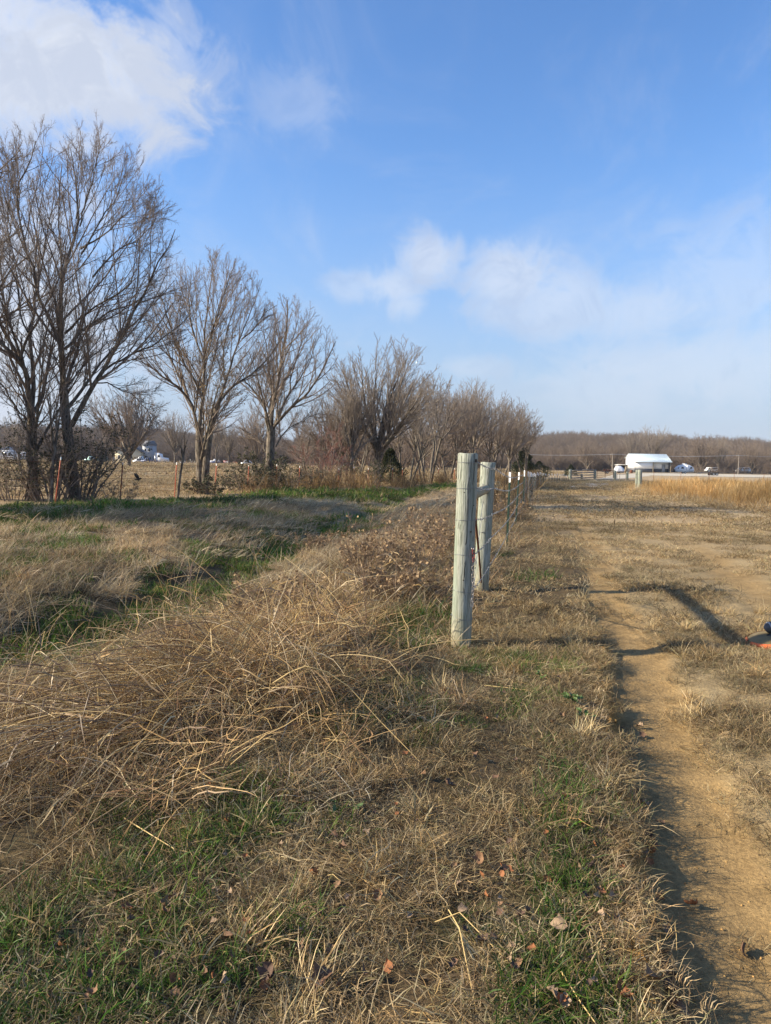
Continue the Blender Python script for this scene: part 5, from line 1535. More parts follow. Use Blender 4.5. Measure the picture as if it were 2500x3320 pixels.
def roof(y0, z0, y1, z1):
    m = MB()
    nrm = Vector((0, -(z1 - z0), (y1 - y0))).normalized() * 0.06
    if nrm.z < 0: nrm = -nrm
    A = [(-0.35, y0, z0), (Wb + 0.35, y0, z0), (Wb + 0.35, y1, z1), (-0.35, y1, z1)]
    B = [tuple(Vector(a) + nrm) for a in A]
    m.add(A + B, [[(3, 2, 1, 0), (4, 5, 6, 7), (0, 1, 5, 4), (1, 2, 6, 5), (2, 3, 7, 6), (3, 0, 4, 7)]])
    x = -0.30
    while x < Wb + 0.3:
        p0, p1 = Vector((x, y0, z0)) + nrm * 1.02, Vector((x, y1, z1)) + nrm * 1.02
        w_ = Vector((0.035, 0, 0))
        v = [p0 - w_, p0 + w_, p1 + w_, p1 - w_]
        v2 = [q + nrm * 0.7 for q in v]
        m.add([tuple(q) for q in v + v2], [[(4, 5, 6, 7), (0, 1, 5, 4), (1, 2, 6, 5), (3, 0, 4, 7)]])
        x += 0.33
    return m.obj('roof', M_ROOF, barn)
sl = (Rg - E_) / rdg
roof(-0.45, E_ - 0.45 * sl + 0.03, rdg, Rg + 0.03)
sb = (Rg - Bk) / (Dp - rdg)
roof(rdg + 0.01, Rg + 0.03, Dp + 0.35, Bk - 0.35 * sb + 0.03)
# lean-to shed left of the barn, barrel
ld = 224.0
x0 = at(2004, 1500, ld).x; zz_ = gz(x0, ld)
t = thing('lean_to_shed', 'low dark open lean-to shed against the left of the barn', 'shed', (x0, ld, zz_))
Wl = at(2036, 1500, ld).x - x0
MB().box(0, 0.1, 0, 2.4, 0, 2.3).box(Wl - 0.5, Wl, 0, 2.4, 0, 2.1).obj('wall', M_GREYTIMBER, t)
MB().box(0.1, Wl - .5, 2.2, 2.35, 0, 2.2).obj('back_wall', M_DGREY, t)
MB().prism([(-0.2, 2.35), (2.6, 2.25), (2.6, 2.38), (-0.2, 2.5)], -0.25, Wl + 0.2, 'x').obj('roof', M_WHITE, t)
MB().prism([(Wl - 1.2, 0), (Wl - .35, 0), (Wl - .6, 2.0), (Wl - .75, 2.0)], -0.35, -0.25, 'y').obj('plank', M_TIMBER, t)
q = at(2047, 1530, 215); q.z = gz(q.x, 215)
t = thing('barrel', 'rusty barrel beside the gable of the barn', 'barrel', tuple(q))
MB().tube([(0, 0, 0), (0, 0, 0.25), (0, 0, 0.3), (0, 0, 0.6), (0, 0, 0.65), (0, 0, 0.9)], [0.40, 0.40, 0.43, 0.43, 0.40, 0.40], 12).obj('drum', M_RUST, t, True)

# ------------------------------------------------------------------ vehicles and trailers
def wheel(parent, x, y, r, wd=0.22):
    m = MB().tube([(x, y - wd / 2, r), (x, y - wd / 2 + .03, r), (x, y + wd / 2 - .03, r), (x, y + wd / 2, r)], [r * .88, r, r, r * .88], 16)
    o = m.obj('wheel', M_TYRE, parent, False)
    MB().tube([(x, y - wd / 2 - 0.012, r), (x, y + wd / 2 + 0.012, r)], r * 0.58, 12).obj('rim', M_RIM, o)
    return o

# teardrop camper
cd = 222.0
cx_ = at(2193, 1500, cd).x; cz_ = gz(cx_, cd)
L_ = at(2252, 1500, cd).x - cx_
camper = thing('camper_trailer', 'white egg-shaped camper trailer parked right of the barn', 'camper', (cx_, cd, cz_ + 0.05))
prof = [(0.02, 0.62), (0.10, 1.0), (0.28, 1.42), (0.62, 1.9), (1.2, 2.33), (2.0, 2.62), (2.9, 2.72), (3.8, 2.62), (4.5, 2.32), (5.0, 1.92), (5.25, 1.45), (5.32, 0.95), (5.2, 0.52), (3.4, 0.42), (2.2, 0.42), (0.5, 0.46)]
k = L_ / 5.34
prof = [(x * k, z) for x, z in prof]
m = MB().prism(prof, 0.0, 2.2, 'y'); m.obj('body', M_WHITE, camper, False)
MB().prism([(3.1 * k, 1.75), (5.18 * k, 1.1), (5.20 * k, 0.62), (3.1 * k, 0.5)], -0.012, -0.003, 'y').obj('side_stripe', M_SILVER, camper)
for (a, b, c, d2) in ((1.45, 2.28, 1.45, 2.02), (4.05, 4.78, 1.48, 2.05)):
    MB().prism([(a * k, c), (b * k, c), (b * k - .05, d2), (a * k + .18, d2)], -0.03, -0.004, 'y').obj('window', M_GLASS, camper)
MB().prism([(0.42 * k, 1.42), (0.75 * k, 1.42), (0.95 * k, 1.85), (0.72 * k, 1.85)], -0.03, -0.004, 'y').obj('window', M_GLASS, camper)
dcam = MB().box(2.95 * k, 3.72 * k, -0.035, -0.013, 0.55, 2.45).obj('door', M_WHITE, camper)
MB().box(3.05 * k, 3.12 * k, -0.06, -0.036, 1.35, 1.5).obj('handle', M_BLACK, dcam)
MB().box(2.2 * k, 3.35 * k, 0.7, 1.5, 2.64, 2.98).obj('roof_air_conditioner', M_WHITE, camper)
wheel(camper, 2.75 * k, 0.1, 0.36); wheel(camper, 2.75 * k, 2.05, 0.36)
MB().tube([(0.1, 1.1, 0.45), (-0.9, 1.1, 0.45)], 0.06, 6).box(4.9 * k, 6.0 * k, 0.4, 0.5, 0.42, 0.52).obj('hitch', M_BLACK, camper)
MB().tube([(-0.12, 1.1, 0.5), (-0.12, 1.1, 0.7), (-0.12, 1.1, 1.15), (-0.12, 1.1, 1.25)], [0.30, .34, .34, .2], 10).obj('gas_bottle_cover', M_BLACK, camper, True)

# flatbed trailer
q = at(2271, 1541, 178); fz = gz(q.x, 178)
flat = thing('flatbed_trailer', 'empty dark flatbed trailer with tandem wheels on the pale yard', 'trailer', (q.x, 178, fz))
Lf = at(2336, 1541, 178).x - q.x
MB().box(0.9, Lf - 0.2, 0, 2.1, 0.62, 0.74).prism([(-0.1, 0.42), (0.9, 0.62), (0.9, 0.74), (-0.1, 0.52)], 0.05, 2.05, 'y').obj('deck', M_BLACK, flat)
for k in range(9):
    MB().box(1.0 + k * (Lf - 1.4) / 9, 1.0 + (k + .85) * (Lf - 1.4) / 9, 0.05, 2.05, 0.745, 0.775).obj('plank', M_GREYTIMBER, flat)
for x in (Lf * 0.64, Lf * 0.80):
    wheel(flat, x, -0.15, 0.36); wheel(flat, x, 2.25, 0.36)
MB().box(Lf * .56, Lf * .9, -0.3, -0.02, 0.76, 0.82).obj('mudguard', M_BLACK, flat)
MB().tube([(Lf - .2, 0.4, .66), (Lf + 1.0, 1.05, .6), (Lf - .2, 1.7, .66)], 0.05, 6).obj('hitch', M_BLACK, flat)
t = MB().tube([(Lf * .55, 1.9, 0.78), (Lf * .56, 2.05, 0.78)], 0.01, 4)
sp = thing('spare_tyre', 'spare tyre standing on the flatbed trailer', 'tyre', (q.x + Lf * .52, 178 + 1.2, fz + 0.78))
wheel(sp, 0, 0, 0.36)

# boat under a silver tarp on a trailer
q = at(1995, 1530, 205); bz_ = gz(q.x, 205)
tb = thing('covered_boat', 'boat on a trailer under a crumpled silver-white tarp, left of the barn', 'boat', (q.x, 205, bz_))
Lb = at(2026, 1500, 205).x - q.x
n_, m_ = 16, 12
gI, gJ = np.meshgrid(np.linspace(0, 1, n_), np.linspace(0, np.pi, m_))
hh = np.interp(gI, [0, .12, .35, .7, 1], [0.55, 1.35, 1.62, 1.5, 0.9])
wv_ = np.interp(gI, [0, .2, .8, 1], [.45, .95, 1.0, .8])
rr_ = 1 + 0.10 * (fbm(gI * 9, gJ * 4, 6, 3) - .5)
VV = np.stack([gI * Lb + 0.05 * np.sin(gJ * 5), 1.0 - wv_ * np.cos(gJ) * rr_, 0.42 + hh * np.sin(gJ) ** 0.7 * rr_], -1).reshape(-1, 3)
i = np.arange(m_ - 1)[:, None] * n_ + np.arange(n_ - 1)[None]
link('tarp', mesh_data('tarp', VV, [np.stack([i, i + 1, i + n_ + 1, i + n_], -1).reshape(-1, 4)], M_TARP, None, True), tb)
MB().prism([(0.1, 0.3), (Lb - .1, 0.3), (Lb, 0.6), (0, 0.6)], 0.3, 1.7, 'y').obj('hull', M_LGREY, tb)
for y in (0.05, 1.95): wheel(tb, Lb * .6, y, 0.3)
# small utility trailer
q = at(1957, 1535, 185); uz = gz(q.x, 185)
ut = thing('utility_trailer', 'small empty utility trailer with low rails, left of the silver-covered boat', 'trailer', (q.x, 185, uz))
MB().box(0.3, 1.6, 0, 1.3, 0.5, 0.58).obj('bed', M_BLACK, ut)
mb = MB()
for y in (0, 1.3):
    mb.tube([(0.3, y, 0.9), (1.6, y, 0.9)], 0.04, 5)
    for x in (0.3, 0.95, 1.6): mb.tube([(x, y, 0.55), (x, y, 1.05)], 0.04, 5)
mb.obj('rail', M_RUST, ut)
wheel(ut, 0.95, -0.12, 0.28); wheel(ut, 0.95, 1.42, 0.28)
MB().tube([(0.3, .65, .5), (-0.3, .65, .45)], 0.05, 5).obj('hitch', M_BLACK, ut)

def car(name, label, u, dep, L, H, mat, rz=0.0, kind='car', cat='car', dz=0.0):
    p = at(u, 1500, dep)
    t = thing(name, label, cat, (p.x, dep, gz(p.x, dep) + dz), rz)
    b = H * 0.52
    if kind == 'car':
        pf = [(0, .28 * H), (0.02 * L, b * .9), (.12 * L, b), (.24 * L, b * 1.04), (.36 * L, H * .97), (.62 * L, H), (.80 * L, b * 1.1), (.97 * L, b), (L, .3 * H), (.97 * L, .22 * H), (.03 * L, .2 * H)]
        wins = [[(.29 * L, b * 1.1), (.49 * L, b * 1.1), (.49 * L, H * .93), (.38 * L, H * .92)], [(.51 * L, b * 1.1), (.74 * L, b * 1.12), (.62 * L, H * .94), (.51 * L, H * .93)]]
    elif kind == 'pickup':
        pf = [(0, .3 * H), (.02 * L, b), (.22 * L, b * 1.08), (.31 * L, H * .98), (.52 * L, H), (.56 * L, b * 1.1), (.99 * L, b * 1.08), (L, .3 * H), (.97 * L, .22 * H), (.03 * L, .22 * H)]
        wins = [[(.28 * L, b * 1.16), (.40 * L, b * 1.16), (.40 * L, H * .92), (.33 * L, H * .92)], [(.42 * L, b * 1.16), (.535 * L, b * 1.16), (.515 * L, H * .93), (.42 * L, H * .93)]]
    else:
        pf = [(0, .25 * H), (.02 * L, .5 * H), (.12 * L, .56 * H), (.22 * L, .97 * H), (.98 * L, H), (L, .9 * H), (L, .22 * H), (.02 * L, .2 * H)]
        wins = [[(.17 * L, .6 * H), (.34 * L, .6 * H), (.34 * L, .9 * H), (.24 * L, .9 * H)], [(.40 * L, .62 * H), (.9 * L, .62 * H), (.9 * L, .88 * H), (.40 * L, .88 * H)]]
    MB().prism(pf, 0, 1.75, 'y').obj('body', mat, t)
    for w_ in wins:
        MB().prism(w_, -0.02, -0.003, 'y').obj('window', M_GLASS, t)
    for x in (.19 * L, .80 * L):
        wheel(t, x, 0.08, 0.33); wheel(t, x, 1.68, 0.33)
    return t
car('parked_van', 'white van passing on the far road right of the camper', 2291, 263, 4.6, 1.7, M_WHITE, 0.1, 'van', 'van', 0.5)
car('parked_van', 'white van on the far road beyond the far utility pole', 2392, 264, 4.8, 1.8, M_WHITE, 0.0, 'van', 'van', 0.5)

# ------------------------------------------------------------------ utility poles and lines
poles = []
for (u, vb, vt, dep, lab) in ((1985.5, 1512, 1470, 250, 'thin utility pole left of the barn'), (2394, 1520, 1474, 252, 'wooden utility pole right of the flatbed trailer')):
    p = at(u, vb, dep); q = at(u, vt, dep); z0 = gz(p.x, dep)
    t = thing('utility_pole', lab, 'utility pole', (p.x, dep, z0))
    H = q.z - z0
    MB().tube([(0, 0, -0.2), (0, 0, H)], [0.17, 0.12], 8).obj('shaft', M_GREYTIMBER, t, True)
    MB().box(-1.1, 1.1, -0.17, -0.13, H - 0.5, H - 0.35).obj('crossarm', M_GREYTIMBER, t)
    poles.append(Vector((p.x, dep, z0 + H - 0.3)))
pl = poles[0] - (poles[1] - poles[0]) * 0.9; pr = poles[1] + (poles[1] - poles[0]) * 1.0
for j, dx_ in enumerate((-0.9, 0.9)):
    P = []
    ends = [pl, poles[0], poles[1], pr]
    for a, b in zip(ends[:-1], ends[1:]):
        for k in range(12):
            s = k / 12
            P.append(a.lerp(b, s) + Vector((0, dx_ * 1.2, 0.1 * j - 0.55 * math.sin(math.pi * s))))
    tag(MB().tube(P, 0.035, 4).obj('power_line', M_LGREY), ('upper' if j else 'lower') + ' pale power line running behind the barn', 'power line')

# ------------------------------------------------------------------ far left: trailers, house, lorry, cars
def boxy(name, label, cat, u0, u1, dep, H, mat, wins, z0=0.5, win_mat=M_GLASS):
    p = at(u0, 1500, dep); q = at(u1, 1500, dep); L = q.x - p.x
    t = thing(name, label, cat, (p.x, dep, gz(p.x, dep)))
    MB().prism([(0, z0), (L, z0), (L, H - .15), (L - .25, H), (.25, H), (0, H - .2)], 0, 2.4, 'y').obj('body', mat, t)
    for (a, b, c, d2) in wins:
        fr = MB().box(a * L, b * L, -0.03, -0.003, c * H, d2 * H).obj('window', win_mat, t)
    for x in (.5 * L, .58 * L): wheel(t, x, 0.05, 0.38); wheel(t, x, 2.3, 0.38)
    return t
boxy('travel_trailer', 'long white travel trailer at the far left edge', 'trailer', -40, 40, 262, 3.6, M_WHITE, ((.10, .20, .5, .75), (.62, .78, .5, .78), (.84, .94, .45, .78)))
boxy('travel_trailer', 'second white travel trailer seen between the two big left trunks', 'trailer', 42, 84, 264, 3.3, M_WHITE, ((.06, .18, .45, .75), (.45, .7, .5, .75)))
def house(name, label, u0, u1, dep, eave, ridge, depth, wall_m, roof_m, wins, gable_front=True):
    p = at(u0, 1500, dep); q = at(u1, 1500, dep); L = q.x - p.x
    t = thing(name, label, 'house', (p.x, dep, gz(p.x, dep) - .1))
    if gable_front:
        MB().prism([(0, 0), (L, 0), (L, eave), (L / 2, ridge), (0, eave)], 0, depth, 'y').obj('wall', wall_m, t)
        for s in (0, 1):
            a = (-.3, eave - .2) if s == 0 else (L + .3, eave - .2)
            MB().prism([a, (L / 2, ridge + .05), (L / 2, ridge + .25), (a[0], a[1] + .2)], -0.4, depth + .4, 'y').obj('roof', roof_m, t)
    else:
        MB().box(0, L, 0, depth, 0, eave).obj('wall', wall_m, t)
        MB().prism([(-.4, eave + .01), (depth / 2, ridge), (depth + .4, eave + .01)], -.3, L + .3, 'x').obj('roof', roof_m, t)
    for (a, b, c, d2) in wins:
        w_ = MB().box(a * L, b * L, -0.05, -0.004, c, d2).obj('window', M_GLASS, t)
        MB().box(a * L - .1, b * L + .1, -0.09, -0.051, c - .12, c - .01).obj('sill', M_WHITE, w_)
house('house', 'cream gabled house behind the big round-crowned field tree', 373, 455, 285, 4.4, 7.6, 8, M_CREAM, M_SHINGLE, ((.10, .2, 1.6, 2.9), (.55, .68, 1.6, 2.9)))
house('house', 'pale grey two-storey house half hidden behind the field tree', 462, 490, 288, 7.0, 8.8, 7, M_LGREY, M_SHINGLE, ((.25, .45, 4.6, 6.0), (.66, .86, 4.6, 6.0), (.3, .5, 1.2, 2.8)), False)
house('shed_building', 'long low building with a pale blue-grey roof behind the white trailers', -90, 32, 290, 3.2, 5.6, 9, M_LGREY, M_ROOF, (), False)
# pen panels
p = at(368, 1500, 272); t = thing('pen_panel', 'pale metal pen panels in front of the cream house', 'pen', (p.x, 272, gz(p.x, 272)))
for k in range(5): MB().tube([(k * .75, 0, 0), (k * .75, 0, 2.0)], 0.05, 5).obj('upright', M_RIM, t)
for z in (.3, .8, 1.3, 1.8): MB().tube([(0, 0, z), (3.0, 0, z)], 0.045, 5).obj('bar', M_RIM, t)
car('pickup', 'pale teal pickup truck left of the hay bales', 272, 255, 5.4, 2.1, M_TEAL, 0, 'pickup', 'pickup')
car('car', 'dark blue car tucked right of the teal pickup', 300, 260, 3.6, 1.5, M_BLUE)
car('parked_car', 'silver car parked behind the trunk of the big field tree', 430, 262, 4.4, 1.7, M_SILVER)
car('pickup', 'dark pickup parked right of the big field tree', 456, 255, 5.6, 1.9, M_BLUE, 0, 'pickup', 'pickup')
car('pickup', 'white-topped pickup behind the dark pickup', 436, 270, 5.2, 2.4, M_WHITE, 0, 'pickup', 'pickup')
car('parked_car', 'silver-blue car parked far right among the field machinery', 778, 250, 4.6, 1.9, M_SILVER)
for (u, dep, r, mat, lab) in ((318, 256, 0.95, M_STRAW, 'round straw bale right of the teal pickup'), (336, 259, 1.35, M_GREENTARP, 'large round bale under a dark green cover'), (306, 252, 0.62, M_STRAW, 'small straw bale lying low in front of the covered bale')):
    p = at(u, 1500, dep)
    t = thing('round_bale', lab, 'bale', (p.x, dep, gz(p.x, dep) + r * 0.93))
    MB().tube([(0, -.6, 0), (0, -.55, 0), (0, .55, 0), (0, .6, 0)], [r * .9, r, r, r * .9], 18).obj('bale', mat, t, True)
# white lorry cab
p = at(505, 1500, 262); lz = gz(p.x, 262)
lo = thing('lorry', 'white lorry tractor unit parked in the field yard, cab to the right', 'lorry', (p.x - 2.4, 262, lz))
MB().prism([(2.4, 1.1), (2.4, 3.6), (2.8, 3.75), (4.2, 3.3), (4.4, 2.2), (6.2, 2.0), (6.45, 1.6), (6.45, .7), (2.4, .7)], 0, 2.3, 'y').obj('cab', M_WHITE, lo)
MB().prism([(3.0, 2.2), (3.9, 2.2), (3.85, 3.0), (3.0, 3.1)], -.03, -.004, 'y').obj('window', M_GLASS, lo)
MB().box(2.0, 2.38, -.1, 2.4, 0.8, 2.6).tube([(2.2, 0.0, .8), (2.2, 0.0, 4.0)], .09, 6).obj('exhaust_stack', M_RIM, lo)
MB().box(-1.6, 2.4, .5, 1.8, .7, 1.0).obj('chassis', M_BLACK, lo)
MB().box(2.5, 4.2, -.12, -.005, .45, 1.0).obj('fuel_tank', M_RIM, lo)
MB().box(6.25, 6.5, -.05, .4, 1.0, 1.3).obj('headlight', M_GLASS, lo)
for x in (-.8, .5, 5.5): wheel(lo, x, .05, .5, .35); wheel(lo, x, 2.2, .5, .35)
MB().box(-2.3, -1.65, 0.4, 1.9, .4, 1.0).obj('rear_bumper', M_RIM, lo)
# low trailers, boat, dark red container, tractor
for (u0, u1, dep, lab) in ((582, 618, 240, 'low dark trailer left of the two-trunked tree'), (622, 640, 242, 'low dark trailer behind the two-trunked tree')):
    p = at(u0, 1500, dep); q = at(u1, 1500, dep); L = q.x - p.x
    t = thing('low_trailer', lab, 'trailer', (p.x, dep, gz(p.x, dep)))
    MB().box(0, L, 0, 2.2, .55, .8).obj('deck', M_BLUE, t)
    for s in (.02, .5, .96): MB().box(s * L, s * L + .08, 0, .08, .8, 1.9 if s == .96 else 1.25).obj('stake', M_RIM, t)
    for s in (.6, .75): wheel(t, s * L, -.1, .36); wheel(t, s * L, 2.3, .36)
p = at(675, 1500, 246); q = at(711, 1500, 246); L = q.x - p.x
t = thing('motor_boat', 'white motor boat with a dark hull on the far side of the field', 'boat', (p.x, 246, gz(p.x, 246)))
MB().prism([(0, 1.25), (.3, .5), (L * .6, .45), (L, .6), (L, 1.2)], 0, 2.0, 'y').obj('hull', M_BLUE, t)
MB().prism([(0, 1.26), (L, 1.21), (L, 1.45), (L * .7, 1.45), (L * .6, 2.0), (L * .52, 2.0), (L * .45, 1.5), (.3, 1.45)], .1, 1.9, 'y').obj('deck', M_WHITE, t)
MB().box(L * .86, L * 1.02, .8, 1.2, .8, 1.9).obj('outboard_motor', M_BLACK, t)
for y in (.1, 1.9): wheel(t, L * .65, y, .32)
p = at(724, 1500, 248); q = at(741, 1500, 248); L = q.x - p.x
t = thing('container', 'dark red container with white figures on its side, right of the boat', 'container', (p.x, 248, gz(p.x, 248)))
MB().box(0, L, 0, 2.2, .35, 1.75).obj('body', M_MAROON, t)
MB().box(.05, L - .05, -.04, -.005, 1.68, 1.78).box(.05, L - .05, -.04, -.005, .36, .46).obj('rim', M_BLACK, t)
fig = {'1': [((.5, 0), (.5, 1))], '4': [((.1, 1), (.1, .45)), ((.1, .45), (.9, .45)), ((.75, 1), (.75, 0))], '3': [((.1, 1), (.85, 1)), ((.85, 1), (.85, 0)), ((.3, .5), (.85, .5)), ((.1, 0), (.85, 0))]}
for k, ch in enumerate('143'):
    mb = MB()
    for (a, b) in fig[ch]:
        xa, xb = sorted((a[0], b[0])); za, zb = sorted((a[1], b[1]))
        ox, oz, sw, sh = .35 + k * .42, .75, .30, .62
        mb.box(ox + xa * sw - .04, ox + xb * sw + .04, -.02 - .002 * len(mb.v), -.004, oz + za * sh - .04, oz + zb * sh + .04)
    mb.obj('figure', M_WHITE, t)
p = at(757, 1500, 245); tz = gz(p.x, 245)
t = thing('tractor', 'small orange tractor behind the field tree', 'tractor', (p.x, 245, tz))
MB().prism([(0, .6), (0, 1.1), (.9, 1.15), (1.0, .95), (1.9, .9), (1.9, .55)], 0.3, 1.1, 'y').obj('body', M_ORANGE, t)
MB().tube([(.1, .35, 1.0), (.1, .35, 1.9), (.1, 1.05, 1.9), (.1, 1.05, 1.0)], .05, 5).obj('roll_bar', M_BLACK, t)
for x, r in ((.35, .55), (1.6, .36)): wheel(t, x, .1, r); wheel(t, x, 1.3, r)
# a bird crossing low over the field
p = at(448, 1553, 24.0)
t = thing('bird', 'small dark bird flying low over the field, wing raised', 'bird', tuple(p))
MB().tube([(-.10, 0, -.015), (-.07, 0, -.005), (0, 0, 0), (.06, 0, .01), (.09, 0, .03), (.12, 0, .03)], [.006, .022, .035, .028, .02, .004], 8).obj('body', M_BIRD, t, True)
for s in (1, -1):
    v = [(.05, 0, .01), (-.05, 0, .01), (-.10, s * .05, .10), (-.11, s * .07, .21), (-.02, s * .06, .13)]
    v2 = [(a, b + .006 * s, c + .004) for a, b, c in v]
    MB().add(v + v2, [[(0, 1, 2), (0, 2, 4), (4, 2, 3), (5, 7, 6), (5, 9, 7), (9, 8, 7)], [(0, 5, 6, 1), (1, 6, 7, 2), (2, 7, 8, 3), (3, 8, 9, 4), (4, 9, 5, 0)]]).obj('wing', M_BIRD, t)
MB().add([(-.09, 0, -.01), (-.18, .02, -.05), (-.18, -.02, -.05), (-.09, 0, -.018), (-.18, .02, -.058), (-.18, -.02, -.058)], [[(0, 1, 2), (3, 5, 4)], [(0, 3, 4, 1), (1, 4, 5, 2), (2, 5, 3, 0)]]).obj('tail', M_BIRD, t)

# ------------------------------------------------------------------ string trimmer lying at the right edge
q = gp(2480, 2092)
tr = thing('string_trimmer', 'orange-rimmed grass trimmer head lying at the right edge', 'trimmer', (q.x + 0.05, q.y, q.z + 0.035))
tr.scale = (0.98,) * 3
tr.rotation_euler = (R(6), R(-9), R(4))
M_GUARD = plain('dusty_olive_plastic', (0.16, 0.12, 0.055), 0.75, 0, 0.5, 14)
M_GUARDRIM = plain('orange_plastic', (0.70, 0.13, 0.03), 0.5, 0, 0.2, 18)
M_MOTOR = plain('grey_black_plastic', (0.05, 0.052, 0.055), 0.5, 0, 0.3, 20)
m = MB(); rim = MB(); n = 26
prev = None
for k in range(n + 1):
    a = math.pi * (0.16 + 1.28 * k / n) + 0.32
    c, s = math.cos(a), math.sin(a)
    rows = [(0.03 * c, 0.03 * s, 0.065), (0.12 * c, 0.115 * s, 0.062), (0.195 * c, 0.165 * s, 0.045), (0.205 * c, 0.175 * s, 0.036)]
    rr = [(0.2055 * c, 0.1755 * s, 0.044), (0.222 * c, 0.192 * s, 0.028), (0.224 * c, 0.194 * s, -0.02), (0.216 * c, 0.186 * s, -0.02), (0.205 * c, 0.177 * s, 0.030)]
    if prev:
        for j in range(3): m.quad(prev[0][j], prev[0][j + 1], rows[j + 1], rows[j])
        if k not in (15, 16):
            for j in range(4): rim.quad(prev[1][j], prev[1][j + 1], rr[j + 1], rr[j])
    prev = (rows, rr)
m.obj('guard', M_GUARD, tr, True); rim.obj('guard_rim', M_GUARDRIM, tr, True)
MB().tube([(0.03, 0.02, -0.02), (0.03, 0.02, 0.05), (0.03, 0.02, 0.06)], [0.05, 0.055, 0.02], 16).obj('line_spool', M_MOTOR, tr, True)
mt = MB().tube([(0.00, 0.06, 0.105), (0.005, 0.055, 0.11), (0.05, 0.05, 0.115), (0.09, 0.045, 0.12), (0.10, 0.045, 0.12)], [0.038, 0.052, 0.058, 0.052, 0.03], 18).obj('motor_housing', M_MOTOR, tr, True)
MB().tube([(0.02, 0.054, 0.112), (0.032, 0.053, 0.113)], 0.0605, 18).obj('band', M_LGREY, mt, True)
MB().tube([(0.06, 0.02, 0.07), (0.08, 0.03, 0.12), (0.11, 0.035, 0.14)], [0.035, 0.04, 0.02], 10).obj('gear_head', M_GUARD, tr, True)
MB().tube([(0.09, 0.035, 0.12), (0.5, 0.12, 0.20), (1.2, 0.25, 0.17)], 0.013, 8).obj('shaft', M_MOTOR, tr, True)
MB().tube([(0.035, 0.07, 0.155), (0.04, 0.072, 0.19), (0.043, 0.075, 0.215)], 0.0018, 4).obj('cutting_line', M_MOTOR, tr)

# ------------------------------------------------------------------ broken dry stalks heaped over the weeds
def stalk_lines(n, g, base_fn, len_rng, az_mean, az_sd, el_rng, bendp=0.5, K=9):
    P = np.zeros((n, K, 3)); 
    b = base_fn(n)
    P[:, 0] = b
    az = az_mean + g.normal(0, az_sd, n)
    el = el_rng[0] + (el_rng[1] - el_rng[0]) * g.random(n)
    L = len_rng[0] + (len_rng[1] - len_rng[0]) * g.random(n)
    kink = np.where(g.random(n) < bendp, g.integers(2, K - 1, n), 99)
    ksz = g.normal(0, 1, n) * 0.55; kaz = g.normal(0, 0.9, n)
    sag = 0.05 + 0.10 * g.random(n)
    for k in range(1, K):
        st = L / (K - 1)
        P[:, k] = P[:, k - 1] + np.stack([np.cos(az) * np.cos(el) * st, np.sin(az) * np.cos(el) * st, np.sin(el) * st], 1)
        el = el - sag + np.where(kink == k, -0.9 + ksz * 0.6, 0); az = az + np.where(kink == k, kaz, 0) + g.normal(0, 0.025, n)
        el = np.clip(el, -1.3, 1.5)
        fl_ = ground_z(P[:, k, 0], P[:, k, 1]) + 0.02 + 0.12 * heap_mask(P[:, k, 0], P[:, k, 1]) * g.random(n)
        low = P[:, k, 2] < fl_
        P[low, k, 2] = fl_[low]; el = np.where(low, np.maximum(el, 0.02), el)
    return P
g = np.random.default_rng(77)
def heap_base(uvr, dz=0.0):
    def fn(n):
        out = np.zeros((n, 3))
        for i in range(n):
            u, v, ru, rv = uvr[g.integers(0, len(uvr))]
            p = gp(u + g.normal(0, ru), v + g.normal(0, rv))
            out[i] = (p.x, p.y, p.z + dz + 0.22 * g.random())
        return out
    return fn
def with_cols(P, RR, S, cols, g):
    v, q = tubes(P, RR, S)
    N, K = P.shape[:2]
    c = np.array(cols)[g.integers(0, len(cols), N)] * (0.7 + 0.6 * g.random((N, 1)))
    c = np.repeat(c, K * S, 0)
    return v, q, c
SC_ = [(0.58, 0.41, 0.17), (0.50, 0.33, 0.12), (0.40, 0.26, 0.11), (0.64, 0.48, 0.24), (0.22, 0.14, 0.075), (0.16, 0.095, 0.055), (0.30, 0.19, 0.09), (0.46, 0.35, 0.20)]
sets = []
# the combed bundle lying to the lower left
P = stalk_lines(170, g, heap_base([(700, 2240, 130, 35), (560, 2330, 140, 45), (420, 2420, 140, 45)]), (0.7, 1.5), R(205), 0.55, (0.0, 0.38), 0.5); sets.append((P, 0.0030))
# bent and broken ones over the heap
P = stalk_lines(190, g, heap_base([(850, 2080, 170, 60), (1000, 2130, 130, 60), (700, 2150, 150, 60)]), (0.5, 1.3), R(190), 1.5, (0.1, 1.25), 0.75); sets.append((P, 0.0030))
P = stalk_lines(80, g, heap_base([(1150, 1990, 80, 50), (1250, 1900, 70, 50), (1060, 2080, 70, 40)]), (0.4, 0.95), R(120), 1.6, (0.2, 1.3), 0.7); sets.append((P, 0.0026))
P = stalk_lines(110, g, heap_base([(150, 2300, 140, 60), (300, 2200, 150, 50), (900, 2330, 150, 40)]), (0.35, 0.9), R(200), 1.7, (0.0, 0.9), 0.6); sets.append((P, 0.0024))
